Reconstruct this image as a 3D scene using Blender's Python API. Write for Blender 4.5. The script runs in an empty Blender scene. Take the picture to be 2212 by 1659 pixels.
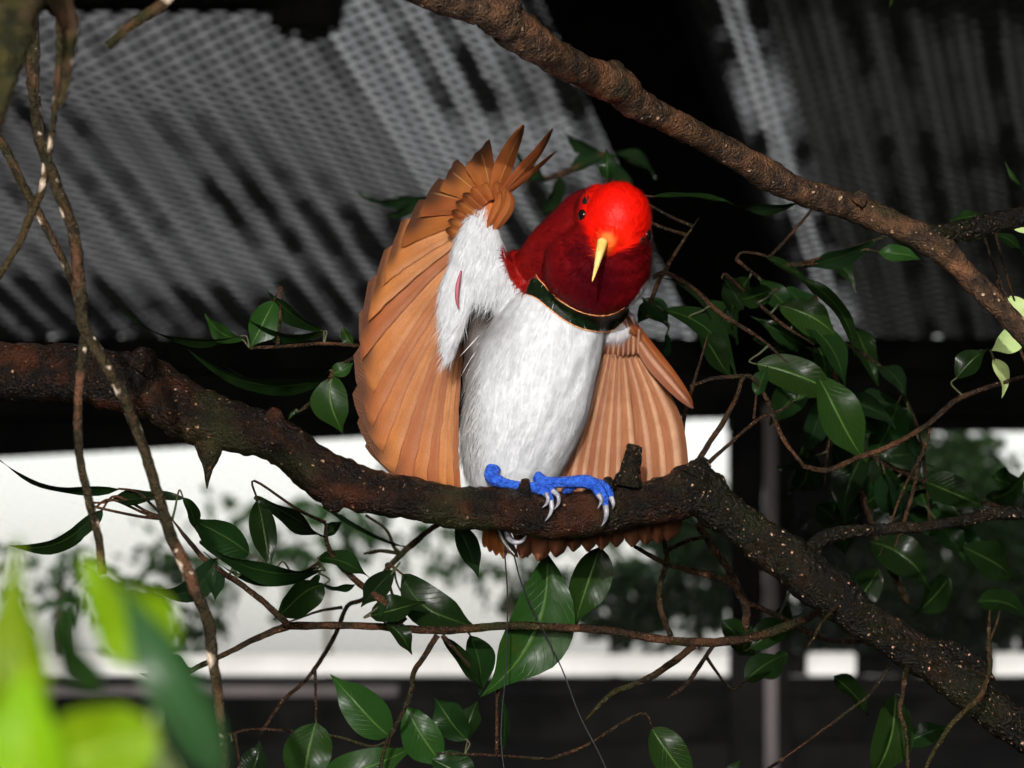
import bpy, bmesh, math, random
import numpy as np
from mathutils import Vector, Matrix
from mathutils.bvhtree import BVHTree

R = math.radians
random.seed(7)
rng = np.random.default_rng(11)
scene = bpy.context.scene
COL = scene.collection

# ------------------------------------------------------------------ camera
PITCH = R(4.2)
CAM = Vector((0, 0, 1.6))
KPX = 0.000094                      # tangent per unit of the 2212-wide layout grid
FWD = Vector((0, math.cos(PITCH), math.sin(PITCH)))
UPV = Vector((0, -math.sin(PITCH), math.cos(PITCH)))
RGT = Vector((1, 0, 0))
D0 = 2.5                            # distance to the bird
cam_d = bpy.data.cameras.new('camera')
cam = bpy.data.objects.new('camera', cam_d)
COL.objects.link(cam)
cam.location = CAM
cam.rotation_euler = (R(90) + PITCH, 0, 0)
cam_d.sensor_width = 36
cam_d.lens = 36 / (2212 * KPX)
cam_d.clip_start = 0.05
cam_d.clip_end = 5000
cam_d.dof.use_dof = True
cam_d.dof.focus_distance = D0 - 0.01
cam_d.dof.aperture_fstop = 23
scene.camera = cam

# ------------------------------------------------------------------ light
SUN_EL, SUN_AZ = 12.0, -5.0          # low sun behind the camera, a little to its left
w = bpy.data.worlds.new('World')
scene.world = w
w.use_nodes = True
wn, wl = w.node_tree.nodes, w.node_tree.links
wn.clear()
sky = wn.new('ShaderNodeTexSky')
sky.sky_type = 'NISHITA'
sky.sun_disc = False
sky.sun_elevation = R(SUN_EL)
sky.sun_rotation = R(180 - SUN_AZ)
sky.air_density = 1.0
sky.dust_density = 2.2
hs = wn.new('ShaderNodeHueSaturation')
hs.inputs['Saturation'].default_value = 0.18
bg = wn.new('ShaderNodeBackground')
bg.inputs['Strength'].default_value = 0.15
wo = wn.new('ShaderNodeOutputWorld')
wl.new(sky.outputs[0], hs.inputs['Color'])
wl.new(hs.outputs[0], bg.inputs['Color'])
wl.new(bg.outputs[0], wo.inputs[0])

sd = bpy.data.lights.new('sun', 'SUN')
sd.energy = 2.0
sd.angle = R(0.5)
sd.color = (1.0, 0.98, 0.95)
sun = bpy.data.objects.new('sun', sd)
COL.objects.link(sun)
tosun = Vector((math.sin(R(SUN_AZ)) * math.cos(R(SUN_EL)), -math.cos(R(SUN_AZ)) * math.cos(R(SUN_EL)), math.sin(R(SUN_EL))))
sun.rotation_euler = tosun.to_track_quat('Z', 'Y').to_euler()
sun.location = (0, -5, 4)

vs = scene.view_settings
vs.view_transform = 'Standard'
vs.look = 'None'
vs.exposure = 0.88
vs.gamma = 1.0
vs.use_curve_mapping = False
scene.render.engine = 'CYCLES'
scene.cycles.use_denoising = True
scene.cycles.max_bounces = 5
scene.cycles.diffuse_bounces = 3
scene.cycles.glossy_bounces = 2
scene.cycles.use_adaptive_sampling = True
scene.cycles.adaptive_threshold = 0.02
scene.cycles.transparent_max_bounces = 12
scene.cycles.sample_clamp_indirect = 4.0

# ------------------------------------------------------------------ helpers
def A(x, y, d=D0):
    """layout grid position at distance d -> world"""
    x, y, d = float(x), float(y), float(d)
    return CAM + d * (FWD + (x - 1106) * KPX * RGT + (829.5 - y) * KPX * UPV)

def px(n, d=D0):
    return n * KPX * d

def inv(co):
    """numpy world coords -> layout x, y, distance"""
    p = co - np.array(CAM)
    d = p @ np.array(FWD)
    x = (p @ np.array(RGT)) / d / KPX + 1106
    y = 829.5 - (p @ np.array(UPV)) / d / KPX
    return x, y, d

def tag(o, label=None, cat=None, group=None, kind=None):
    if label: o['label'] = label
    if cat: o['category'] = cat
    if group: o['group'] = group
    if kind: o['kind'] = kind
    return o

def empty(name, loc, label=None, cat=None, group=None, kind=None):
    o = bpy.data.objects.new(name, None)
    o.location = loc
    o.empty_display_size = 0.02
    COL.objects.link(o)
    return tag(o, label, cat, group, kind)

def wloc(o):
    v = Vector((0, 0, 0))
    while o:
        v += o.location
        o = o.parent
    return v

def obj(name, verts, faces, mat, parent=None, origin=None, smooth=True, uvs=None, col=None):
    me = bpy.data.meshes.new(name)
    if parent is not None:
        o3 = wloc(parent) if origin is None else origin
    else:
        o3 = Vector(verts[0]) if origin is None else origin
    V = np.asarray([tuple(v) for v in verts], dtype=np.float64) - np.array(o3)
    me.from_pydata(V.tolist(), [], faces)
    if smooth:
        me.polygons.foreach_set('use_smooth', [True] * len(me.polygons))
    if uvs is not None:
        ul = me.uv_layers.new(name='UVMap')
        idx = np.empty(len(me.loops), dtype=np.int32)
        me.loops.foreach_get('vertex_index', idx)
        ul.data.foreach_set('uv', np.asarray(uvs, dtype=np.float32)[idx].ravel())
    if col is not None:
        ca = me.color_attributes.new('Col', 'FLOAT_COLOR', 'POINT')
        ca.data.foreach_set('color', np.asarray(col, dtype=np.float32).ravel())
    me.materials.append(mat)
    me.update()
    o = bpy.data.objects.new(name, me)
    COL.objects.link(o)
    if parent is not None:
        o.parent = parent
        o.location = o3 - wloc(parent)
    else:
        o.location = o3
    return o

def catmull(P, n):
    P = [np.array(p, dtype=float) for p in P]
    if len(P) == 2:
        return [P[0] + (P[1] - P[0]) * i / n for i in range(n + 1)]
    Q = [2 * P[0] - P[1]] + P + [2 * P[-1] - P[-2]]
    out = []
    for i in range(len(P) - 1):
        p0, p1, p2, p3 = Q[i:i + 4]
        for j in range(n):
            t = j / n
            out.append(0.5 * (2 * p1 + (p2 - p0) * t + (2 * p0 - 5 * p1 + 4 * p2 - p3) * t * t + (3 * p1 - p0 - 3 * p2 + p3) * t ** 3))
    out.append(P[-1])
    return out

def sweep(pts, rad, seg, lump=0.0, lumpf=1.0, seed=0):
    """tube through world points; returns verts, faces"""
    pts = [Vector(p) for p in pts]
    n = len(pts)
    V, F = [], []
    up = Vector((0.13, 0.2, 1)).normalized()
    rs = random.Random(seed)
    ph = [rs.uniform(0, 6.28) for _ in range(8)]
    s = 0.0
    prev = None
    for i in range(n):
        t = (pts[min(i + 1, n - 1)] - pts[max(i - 1, 0)])
        if t.length < 1e-9: t = Vector((1, 0, 0))
        t.normalize()
        if prev is None:
            a = t.cross(up)
            if a.length < 0.05: a = t.cross(Vector((1, 0, 0)))
            a.normalize()
        else:
            a = (prev - t * prev.dot(t)).normalized()
        prev = a
        b = t.cross(a)
        if i: s += (pts[i] - pts[i - 1]).length
        for j in range(seg):
            th = 2 * math.pi * j / seg
            k = 1.0
            if lump:
                k += lump * (0.5 * math.sin(s * lumpf + ph[0] + 2 * math.sin(th + ph[1])) + 0.35 * math.sin(s * lumpf * 2.3 + 3 * th + ph[2])
                             + 0.3 * math.sin(s * lumpf * 4.1 - 2 * th + ph[3]) + rs.uniform(-.35, .35))
            V.append(pts[i] + (a * math.cos(th) + b * math.sin(th)) * rad[i] * k)
    for i in range(n - 1):
        for j in range(seg):
            k = (j + 1) % seg
            F.append((i * seg + j, i * seg + k, (i + 1) * seg + k, (i + 1) * seg + j))
    c0, c1 = len(V), len(V) + 1
    V += [pts[0], pts[-1]]
    for j in range(seg):
        k = (j + 1) % seg
        F.append((c0, k, j))
        F.append((c1, (n - 1) * seg + j, (n - 1) * seg + k))
    return V, F

def tube(name, P, mat, parent=None, n=8, seg=10, lump=0.0, lumpf=300.0, seed=0):
    """P: (x, y, distance, radius in grid units)"""
    C = catmull(P, n)
    pts = [A(c[0], c[1], c[2]) for c in C]
    rad = [max(float(px(c[3], c[2])), 1e-5) for c in C]
    V, F = sweep(pts, rad, seg, lump, lumpf, seed)
    return obj(name, V, F, mat, parent)

def box(name, c, size, mat, parent=None, rot=None, bev=0.0):
    bm = bmesh.new()
    bmesh.ops.create_cube(bm, size=1)
    bmesh.ops.scale(bm, vec=size, verts=bm.verts)
    if bev:
        bmesh.ops.bevel(bm, geom=bm.edges[:], offset=bev, segments=2, affect='EDGES')
    me = bpy.data.meshes.new(name)
    bm.to_mesh(me); bm.free()
    me.materials.append(mat)
    o = bpy.data.objects.new(name, me)
    COL.objects.link(o)
    o.location = Vector(c) - (wloc(parent) if parent else Vector((0, 0, 0)))
    if rot: o.rotation_euler = rot
    if parent: o.parent = parent
    return o

# ------------------------------------------------------------------ materials
class M:
    def __init__(s, name):
        s.m = bpy.data.materials.new(name); s.m.use_nodes = True
        s.n, s.l = s.m.node_tree.nodes, s.m.node_tree.links
        s.n.clear()
        s.out = s.n.new('ShaderNodeOutputMaterial')
    def node(s, t, ins=None, **kw):
        nd = s.n.new('ShaderNode' + t)
        for k, v in kw.items(): setattr(nd, k, v)
        for k, v in (ins or {}).items(): s.put(nd, k, v)
        return nd
    def put(s, nd, k, v):
        if isinstance(v, bpy.types.NodeSocket): s.l.new(v, nd.inputs[k])
        else: nd.inputs[k].default_value = v
    def mix(s, f, a, b, bt='MIX'):
        nd = s.n.new('ShaderNodeMix'); nd.data_type = 'RGBA'; nd.blend_type = bt
        for i, v in ((0, f), (6, a), (7, b)):
            if isinstance(v, bpy.types.NodeSocket): s.l.new(v, nd.inputs[i])
            else: nd.inputs[i].default_value = v if (i == 0 or len(v) == 4) else (*v, 1)
        return nd.outputs[2]
    def ramp(s, f, a, b, va=0.0, vb=1.0):
        nd = s.n.new('ShaderNodeMapRange'); nd.interpolation_type = 'SMOOTHSTEP'
        for i, v in enumerate((f, a, b, va, vb)): s.put(nd, i, v)
        return nd.outputs[0]
    def math(s, op, a, b=0.0, c=0.0):
        nd = s.n.new('ShaderNodeMath'); nd.operation = op
        for i, v in enumerate((a, b, c)): s.put(nd, i, v)
        return nd.outputs[0]
    def noise(s, scale, detail=3, vec=None, rough=0.55):
        nd = s.node('TexNoise', {'Scale': scale, 'Detail': detail, 'Roughness': rough})
        if vec is not None: s.l.new(vec, nd.inputs['Vector'])
        return nd.outputs['Fac']
    def coord(s, what='Object'):
        return s.node('TexCoord').outputs[what]
    def bump(s, h, strength, dist):
        return s.node('Bump', {'Height': h, 'Strength': strength, 'Distance': dist}).outputs[0]
    def princ(s, **kw):
        p = s.node('BsdfPrincipled')
        for k, v in kw.items():
            k = k.replace('_', ' ')
            if not isinstance(v, bpy.types.NodeSocket) and k == 'Base Color' and len(v) == 3: v = (*v, 1)
            s.put(p, k, v)
        return p.outputs[0]
    def done(s, sh):
        s.l.new(sh, s.out.inputs[0]); return s.m
    def addtrans(s, sh, color, fac):
        t = s.node('BsdfTranslucent', {'Color': color if isinstance(color, bpy.types.NodeSocket) else (*color, 1)}).outputs[0]
        return s.node('MixShader', {0: fac, 1: sh, 2: t}).outputs[0]

def bark(name, dark, mid, red, dot, dotscale=120, dots=0.5, rough=0.38, moss=(0.02, 0.022, 0.006), dotr=.19):
    m = M(name); c = m.coord()
    n1 = m.noise(38, 5, c); n2 = m.noise(160, 4, c); n3 = m.noise(14, 3, c)
    col = m.mix(m.ramp(n2, .35, .68), dark, mid)
    col = m.mix(m.ramp(n1, .5, .68), col, red)
    col = m.mix(m.ramp(n3, .52, .66, 0, .7), col, moss)
    nv = m.node('TexNoise', {'Scale': 420.0, 'Detail': 2.0, 'Vector': c}); wc = m.node('VectorMath', {0: c, 1: m.node('VectorMath', {0: nv.outputs['Color'], 'Scale': .0022}, operation='SCALE').outputs[0]}, operation='ADD').outputs[0]
    v = m.node('TexVoronoi', {'Scale': dotscale, 'Randomness': 1.0, 'Vector': wc})
    d = m.ramp(v.outputs['Distance'], dotr, dotr * .55)
    sep = m.node('SeparateColor'); m.l.new(v.outputs['Color'], sep.inputs[0])
    gate = m.math('GREATER_THAN', sep.outputs[0], 1 - dots)
    f = m.math('MULTIPLY', d, gate)
    v2 = m.node('TexVoronoi', {'Scale': dotscale * 2.1, 'Vector': wc}); sep2 = m.node('SeparateColor', {0: v2.outputs['Color']})
    f2 = m.math('MULTIPLY', m.ramp(v2.outputs['Distance'], .24, .1), m.math('GREATER_THAN', sep2.outputs[1], 1 - dots * .8))
    f = m.math('MAXIMUM', f, m.math('MULTIPLY', f2, .75))
    col = m.mix(f, col, dot)
    h = m.math('ADD', m.math('MULTIPLY', n2, .7), m.math('MULTIPLY', f, .5))
    h = m.math('ADD', h, m.noise(700, 3, c))
    b = m.bump(h, 1.0, .0026)
    ro = m.ramp(n2, .35, .6, rough + .3, rough - .16)
    return m.done(m.princ(Base_Color=col, Roughness=ro, Normal=b, Specular_IOR_Level=.13, Coat_Weight=.1, Coat_Roughness=.16, Coat_Normal=b))

def leafmat(name, c1, c2, rib, rough=.28, tr=.15, spec=.07):
    m = M(name)
    uv = m.node('UVMap').outputs[0]
    sep = m.node('SeparateXYZ'); m.l.new(uv, sep.inputs[0])
    u, v = sep.outputs[0], sep.outputs[1]
    a = m.math('ABSOLUTE', m.math('SUBTRACT', u, .5))
    ribf = m.ramp(a, .035, .012)
    oi = m.node('ObjectInfo').outputs['Random']
    col = m.mix(m.noise(60, 3, m.coord()), c1, c2)
    hsv = m.node('HueSaturation', {'Color': col, 'Value': m.ramp(oi, 0, 1, .7, 1.35), 'Hue': m.ramp(oi, 0, 1, .49, .515)})
    col = hsv.outputs[0]
    vein = m.math('SINE', m.math('MULTIPLY', m.math('SUBTRACT', v, m.math('MULTIPLY', a, .55)), 75))
    vf = m.ramp(vein, .8, 1.0)
    blot = m.math('MULTIPLY', m.ramp(m.noise(45, 4, m.coord()), .62, .75), m.ramp(m.node('ObjectInfo').outputs['Random'], .3, .9, .0, .8))
    col = m.mix(blot, col, (c1[0] * 3.2, c1[1] * 1.6, c1[2]))
    col = m.mix(m.math('MULTIPLY', vf, .07), col, rib)
    col = m.mix(m.math('MULTIPLY', ribf, .8), col, rib)
    h = m.math('ADD', m.math('MULTIPLY', vf, -.2), m.math('MULTIPLY', m.noise(90, 2, m.coord()), 1.2))
    h = m.math('ADD', h, m.math('MULTIPLY', ribf, .8))
    b = m.bump(h, .28, .0012)
    s = m.princ(Base_Color=col, Roughness=rough, Normal=b, Specular_IOR_Level=spec)
    return m.done(m.addtrans(s, m.mix(.5, col, (c2[0] * 2.2, c2[1] * 2.4, c2[2])), tr))

def feathermat(name, c1, c2, c3, dusk=(.035, .015, .008), sheen=.5, rachis=.3, duskw=.8, tr=.3, duskv=.84, lit_strip=None):
    m = M(name)
    uv = m.node('UVMap').outputs[0]
    sep = m.node('SeparateXYZ'); m.l.new(uv, sep.inputs[0])
    u, v = sep.outputs[0], sep.outputs[1]
    sc = m.node('VectorMath', operation='MULTIPLY'); m.l.new(uv, sc.inputs[0]); sc.inputs[1].default_value = (12, 1.1, 1)
    n = m.noise(1.1, 1.5, m.node('VectorMath', {0: sc.outputs[0], 1: m.coord()}, operation='ADD').outputs[0])
    sc2 = m.node('VectorMath', operation='MULTIPLY'); m.l.new(uv, sc2.inputs[0]); sc2.inputs[1].default_value = (2, 60, 1)
    fine = m.noise(4, 2, m.coord(), .6)
    col = m.mix(m.ramp(v, .15, .8), c1, c2)
    col = m.mix(m.math('MULTIPLY', m.ramp(n, .35, .72, 0, .6), m.ramp(v, 1.0, .55)), col, c3)
    if lit_strip: col = m.mix(m.math('MULTIPLY', m.math('MULTIPLY', m.ramp(m.math('ABSOLUTE', m.math('SUBTRACT', u, lit_strip[0])), lit_strip[2], lit_strip[1]), m.ramp(v, .98, .8)), lit_strip[4]), col, lit_strip[3])  # pale strip along the vane: light painted into the colour
    dk = m.math('MULTIPLY', m.ramp(u, .0, .5), m.ramp(v, duskv, .97))
    tipd = m.ramp(v, .955, .995)
    dk = m.math('MAXIMUM', m.math('MULTIPLY', dk, duskw), m.math('MULTIPLY', tipd, .55))
    oi = m.node('ObjectInfo').outputs['Random']
    col = m.node('HueSaturation', {'Color': col, 'Value': m.ramp(oi, 0, 1, .8, 1.15), 'Hue': m.ramp(oi, 0, 1, .493, .506)}).outputs[0]
    big = m.ramp(m.noise(70, 3, m.coord()), .35, .7)
    col = m.mix(m.math('MULTIPLY', big, .35), col, (c1[0] * .55, c1[1] * .42, c1[2] * .35))
    col = m.mix(dk, col, dusk)
    rc = m.ramp(m.math('ABSOLUTE', m.math('SUBTRACT', u, .62)), .04, .012)
    rc = m.math('MULTIPLY', rc, m.ramp(v, .97, .75))
    col = m.mix(m.math('MULTIPLY', rc, rachis), col, (.75, .5, .2))
    barb = m.math('SINE', m.math('ADD', m.math('MULTIPLY', v, 420), m.math('MULTIPLY', m.math('ABSOLUTE', m.math('SUBTRACT', u, .62)), -95)))
    g = m.noise(1500, 2, m.coord())
    col = m.mix(m.ramp(g, .4, .7, 0, .25), col, (.2, .07, .025))
    h = m.math('ADD', m.math('MULTIPLY', barb, .25), m.math('MULTIPLY', rc, 1.2))
    h = m.math('ADD', h, m.math('MULTIPLY', g, .8))
    b = m.bump(h, .6, .0008)
    s = m.princ(Base_Color=col, Roughness=.4, Normal=b, Specular_IOR_Level=.3)
    return m.done(m.addtrans(s, m.mix(.5, col, (.6, .2, .05)), tr))

def plain(name, c, rough=.6, spec=.3, nscale=0, c2=None, bump=0, bscale=100, bdist=.002, metal=0.0):
    m = M(name)
    col = (*c, 1)
    if nscale: col = m.mix(m.ramp(m.noise(nscale, 4, m.coord()), .35, .65), c, c2)
    kw = dict(Base_Color=col, Roughness=rough, Specular_IOR_Level=spec, Metallic=metal)
    if bump: kw['Normal'] = m.bump(m.noise(bscale, 4, m.coord()), bump, bdist)
    return m.done(m.princ(**kw))

def plumage(name, rough_lo=.75, rough_hi=.3):
    m = M(name)
    at = m.node('Attribute', attribute_name='Col')
    c = m.coord()
    n = m.noise(260, 4, c)
    col = m.mix(m.ramp(n, .25, .75, 0, .35), at.outputs['Color'], m.mix(.5, at.outputs['Color'], (0, 0, 0)))
    b = m.bump(n, .35, .0012)
    ro = m.ramp(at.outputs['Alpha'], 0, 1, rough_lo, rough_hi)
    s = m.princ(Base_Color=col, Roughness=ro, Normal=b, Specular_IOR_Level=.09, Sheen_Weight=.0)
    return m.done(s)

MAT = {}
MAT['perch'] = bark('perch bark', (.0025, .0015, .001), (.011, .0055, .003), (.036, .011, .0045), (.34, .19, .11), 190, .3, .36)
MAT['perch_moss'] = bark('mossy bark', (.0022, .0018, .001), (.007, .0055, .0025), (.014, .008, .0036), (.5, .29, .19), 200, .5, .28, (.009, .011, .003))
MAT['upper'] = bark('upper bark', (.018, .011, .007), (.07, .037, .02), (.13, .058, .028), (.42, .27, .17), 150, .3, .4, (.022, .019, .008))
MAT['twig'] = bark('twig bark', (.01, .006, .003), (.035, .017, .008), (.065, .028, .013), (.3, .17, .1), 420, .3, .3)
MAT['vine'] = bark('vine bark', (.014, .011, .005), (.04, .029, .014), (.11, .05, .028), (.62, .5, .38), 75, .42, .25, (.02, .022, .006), .36)
MAT['greentwig'] = plain('green shoot', (.022, .036, .009), .45, .2, 200, (.035, .026, .01))
MAT['leaf'] = leafmat('dark glossy leaf', (.0035, .010, .0025), (.0075, .019, .0045), (.028, .055, .012), .24, .14)
MAT['leaf_mid'] = leafmat('mid green leaf', (.008, .022, .004), (.013, .033, .006), (.05, .1, .02), .28, .14)
MAT['leaf_dark'] = leafmat('shade leaf', (.004, .009, .004), (.007, .016, .005), (.018, .03, .01), .15, .04)
MAT['leaf_pale'] = leafmat('pale leaf', (.25, .33, .12), (.34, .4, .17), (.4, .42, .2), .4, .1)
MAT['leaf_lime'] = leafmat('lime young leaf', (.10, .2, .004), (.19, .3, .006), (.24, .34, .04), .4, .25)
MAT['leaf_blue'] = leafmat('blue green leaf', (.02, .07, .02), (.035, .1, .035), (.06, .13, .06), .25, .12)
MAT['feather'] = feathermat('wing feather', (.5, .2, .08), (.46, .15, .038), (.6, .3, .17), duskw=.9, lit_strip=(.06, .01, .14, (.6, .32, .19), .4))  # pale trailing strip paints in a frosty highlight
MAT['feather_up'] = feathermat('primary feather', (.34, .09, .02), (.3, .088, .02), (.38, .13, .035), duskw=1.0, duskv=.6)
MAT['feather_r'] = feathermat('inner wing feather', (.3, .115, .055), (.24, .085, .04), (.36, .16, .09), duskw=.1, rachis=0, tr=.1, lit_strip=(.42, .04, .22, (.56, .32, .2), .9))  # pleat shading painted in: pale ridge, darker vane either side
MAT['feather_rust'] = feathermat('rust feather', (.4, .1, .02), (.45, .14, .03), (.5, .2, .06), duskw=.3)
MAT['feather_grey'] = feathermat('grey tail feather', (.12, .09, .08), (.09, .07, .065), (.2, .17, .16), duskw=.3, rachis=1.0, tr=.05)
MAT['body'] = plumage('body plumage', .7, .42)
MAT['down'] = plumage('down strands', .75, .4)
MAT['bill'] = plain('ivory bill', (.62, .4, .1), .3, .5, 90, (.7, .52, .2))
MAT['eye'] = plain('dark eye', (.006, .004, .004), .05, .8)
MAT['spot'] = plain('black eye spot', (.004, .006, .004), .5, .3)
MAT['leg'] = plain('cobalt leg', (.012, .06, .42), .42, .35, 420, (.03, .13, .62), 1.0, 620, .004)
MAT['claw'] = plain('grey claw', (.13, .13, .15), .3, .4, 200, (.3, .3, .33))
MAT['rim'] = plain('gorget rim', (.5, .14, .04), .5, .4, 700, (.7, .35, .15))
MAT['band'] = plain('green breast band', (.0015, .004, .0012), .4, .12, 300, (.004, .011, .003), .6, 600, .0008)
MAT['wire'] = plain('tail wire', (.01, .01, .012), .4, .4)
MAT['pinkskin'] = plain('pink skin', (.3, .07, .1), .5, .3)
MAT['beam'] = plain('dark beam', (.002, .002, .002), .75, .03, 8, (.006, .006, .0055), .3, 30, .004)
MAT['beam_grey'] = plain('grey beam', (.028, .028, .03), .6, .25, 6, (.045, .044, .045), .3, 30, .004)
MAT['beam_mid'] = plain('mid beam', (.003, .003, .0032), .75, .03, 6, (.0065, .0063, .006), .3, 30, .004)
MAT['white_board'] = plain('white board', (.6, .59, .57), .6, .3, 5, (.72, .71, .69))
MAT['pink_board'] = plain('weathered rail', (.05, .045, .045), .6, .1, 4, (.1, .085, .085))
MAT['galv'] = plain('dark galvanised wire', (.02, .02, .021), .6, .2, 20, (.04, .04, .041))
MAT['screen'] = plain('screen wire', (.1, .1, .11), .5, .4)
MAT['ground'] = plain('aviary ground', (.03, .022, .014), .9, .2, 3, (.06, .05, .03), .5, 40, .02)
MAT['farleaf'] = leafmat('far leaf', (.008, .02, .006), (.018, .042, .012), (.03, .05, .015), .4, .15)
MAT['trunk'] = plain('far trunk', (.03, .022, .015), .8, .2, 20, (.06, .045, .03))
MAT['planks'] = plain('side planks', (.02, .016, .012), .8, .2, 6, (.035, .028, .02))

def roofmat(name, light, dirt, amount):
    """fibreglass sheet: dirt lies along the troughs and in blotches"""
    m = M(name)
    uv = m.node('UVMap').outputs[0]
    sep = m.node('SeparateXYZ'); m.l.new(uv, sep.inputs[0])
    u, v = sep.outputs[0], sep.outputs[1]            # u: corrugation phase in waves, v: metres along
    c = m.coord()
    n = m.noise(1.25, 3, c); n2 = m.noise(9, 4, c)
    wave = m.math('COSINE', m.math('MULTIPLY', m.math('ADD', u, m.math('MULTIPLY', n2, .35)), 2 * math.pi))
    tr = m.ramp(wave, -.25, .75)
    cell = m.node('TexWhiteNoise', noise_dimensions='1D'); m.l.new(m.math('FLOOR', m.math('ADD', u, .5)), cell.inputs['W'])
    per = m.ramp(cell.outputs[0], .1, .7, .35, 1.0)
    d = m.math('MULTIPLY', tr, per)
    d = m.math('ADD', m.math('MULTIPLY', d, m.ramp(n, .38, .56, .12, 1.0)), m.ramp(n, .5, .68, 0, .75))
    d = m.math('MINIMUM', m.math('ADD', d, amount), 1.0)
    col = m.mix(d, light, dirt)
    s = m.princ(Base_Color=col, Roughness=.5, Specular_IOR_Level=.3)
    return m.done(m.addtrans(s, col, .8))
MAT['roof'] = roofmat('fibreglass roof', (.88, .87, .86), (.01, .01, .009), 0.0)
MAT['roof_old'] = roofmat('older fibreglass roof', (.6, .59, .58), (.008, .008, .007), 0.1)
MAT['roof_blocker'] = plain('opaque roof blocker', (.03, .03, .03), .6, .2, 4, (.05, .045, .04))  # for unseen near sheets, opaque only to hold back sky light
MAT['roof_dirty'] = roofmat('grimy roof', (.15, .15, .14), (.008, .009, .007), 0.28)

# ================================================================== SETTING
gv = [(-400, -60, 0), (400, -60, 0), (400, 2500, 0), (-400, 2500, 0)]
tag(obj('ground', gv, [(0, 1, 2, 3)], MAT['ground'], origin=Vector((0, 0, 0))), kind='structure')

WY = 10.0                                              # far wall
ZT = A(1106, 738, WY / math.cos(PITCH)).z
G = Vector((0.1435, 1.0137, -0.1504)).normalized()     # fall line of the roof, along its ridges
def roofpt(x, t, up=0.0):
    n = Vector((1, 0, 0)).cross(G).normalized()
    return Vector((x, WY, ZT)) - G * t + n * up

# corrugated sheets -------------------------------------------------
roof = empty('aviary_roof', roofpt(0, 0, .2), 'pale corrugated fibreglass roof sloping down to the far wall', 'roof')
PW = .076
T0 = [-.5, 1.0, 2.5, 4.0, 5.6]
def sheet(x0, waves, mat):
    per = 10
    V, F, U = [], [], []
    ts = T0
    for i in range(waves * per + 1):
        u = i / per
        for t in ts:
            V.append(roofpt(x0 + u * PW, t, .12 + .009 * math.cos(u * 2 * math.pi)))
            U.append((u, t))
    m = len(ts)
    for i in range(waves * per):
        for j in range(m - 1):
            F.append((i * m + j, i * m + j + 1, (i + 1) * m + j + 1, (i + 1) * m + j))
    obj('roof_sheet', V, F, mat, roof, uvs=U)
xx = -3.1
while xx < 4.6:
    sheet(xx, 10, MAT['roof_dirty'] if xx > .62 else (MAT['roof_old'] if xx < -.6 else MAT['roof']))
    xx += PW * 10 - .002
T0 = [5.5, 7.5, 9.5, 11.9]  # near course, out of view, added opaque to cut the light from above
xx = -3.1
while xx < 4.6:
    sheet(xx, 10, MAT['roof_blocker'])
    xx += PW * 10 - .002

# rafter and purlins -------------------------------------------------
def beam(name, a, b, wd, ht, mat, parent=None, label=None, cat=None, group=None):
    a, b = Vector(a), Vector(b)
    d = (b - a); L = d.length
    o = box(name, (a + b) / 2, (wd, L, ht), mat, parent, bev=.006)
    o.rotation_mode = 'QUATERNION'
    y = d.normalized(); z = (Vector((0, 0, 1)) - y * y.z).normalized(); x = y.cross(z)
    o.rotation_quaternion = Matrix((x, y, z)).transposed().to_quaternion()
    if label: tag(o, label, cat, group)
    return o
def roof_at(x, y, up=0.0):
    """point of the mesh-ceiling plane seen at a layout position"""
    o = CAM; d = (A(x, y, 1) - CAM)
    n = Vector((1, 0, 0)).cross(G).normalized()
    p0 = roofpt(0, 0, up)
    s = (p0 - o).dot(n) / d.dot(n)
    return o + d * s
pr = roof_at(1360, 40, .0)
b1 = pr + G * 4.2; b0 = pr - G * 5.0
beam('rafter', b0, b1, .2, .13, MAT['beam'], None, 'wide black rafter running down the roof beside the mesh ceiling', 'rafter')
pt = roof_at(420, -22, .02)
beam('purlin', (-3.1, pt.y, pt.z), (pr.x - .45, pt.y, pt.z + .002), .12, .06, MAT['beam'], None, 'dark purlin crossing under the roof sheets above the vines', 'purlin')
# stub block hanging from the mesh
hb = empty('hanging_block', roof_at(678, 0), 'blurred black block hanging under the mesh ceiling', 'block')
pb = roof_at(680, 10, -.02)
box('block', pb + Vector((0, 0, -.005)), (.085, .06, .10), MAT['beam'], hb, bev=.018)
box('lug', pb + Vector((-.045, 0, -.02)), (.05, .05, .06), MAT['beam'], hb, bev=.014)
box('strap', pb + Vector((.01, 0, .09)), (.05, .012, .12), MAT['beam'], hb, bev=.003)

# expanded-metal ceiling -------------------------------------------------
def ceiling_mesh():
    V, F = [], []
    CW, CH = .046, .027
    nx, nt = int(3.6 / CW), int(5.2 / CH)
    rs = random.Random(3)
    def seg(a, b, wdt):
        d = (b - a).normalized()
        n = Vector((1, 0, 0)).cross(G).normalized()
        s = d.cross(n) * wdt
        h = n * .0018
        i = len(V)
        for p in (a, b):
            V.extend((p - s - h, p + s - h, p + s + h, p - s + h))
        F.extend(((i, i + 1, i + 5, i + 4), (i + 1, i + 2, i + 6, i + 5), (i + 2, i + 3, i + 7, i + 6), (i + 3, i, i + 4, i + 7)))
    for r in range(nt):
        for c in range(nx):
            x = -1.8 + (c + .5 * (r % 2)) * CW
            sag = .012 * math.sin(x * 3.1) * math.sin(r * .11)
            a = roofpt(x, .02 + r * CH, sag)
            b = roofpt(x + CW / 2, .02 + (r + 1) * CH, sag)
            c2 = roofpt(x - CW / 2, .02 + (r + 1) * CH, sag)
            seg(a, b, .0034); seg(a, c2, .0034)
    return V, F
V_, F_ = ceiling_mesh()
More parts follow.
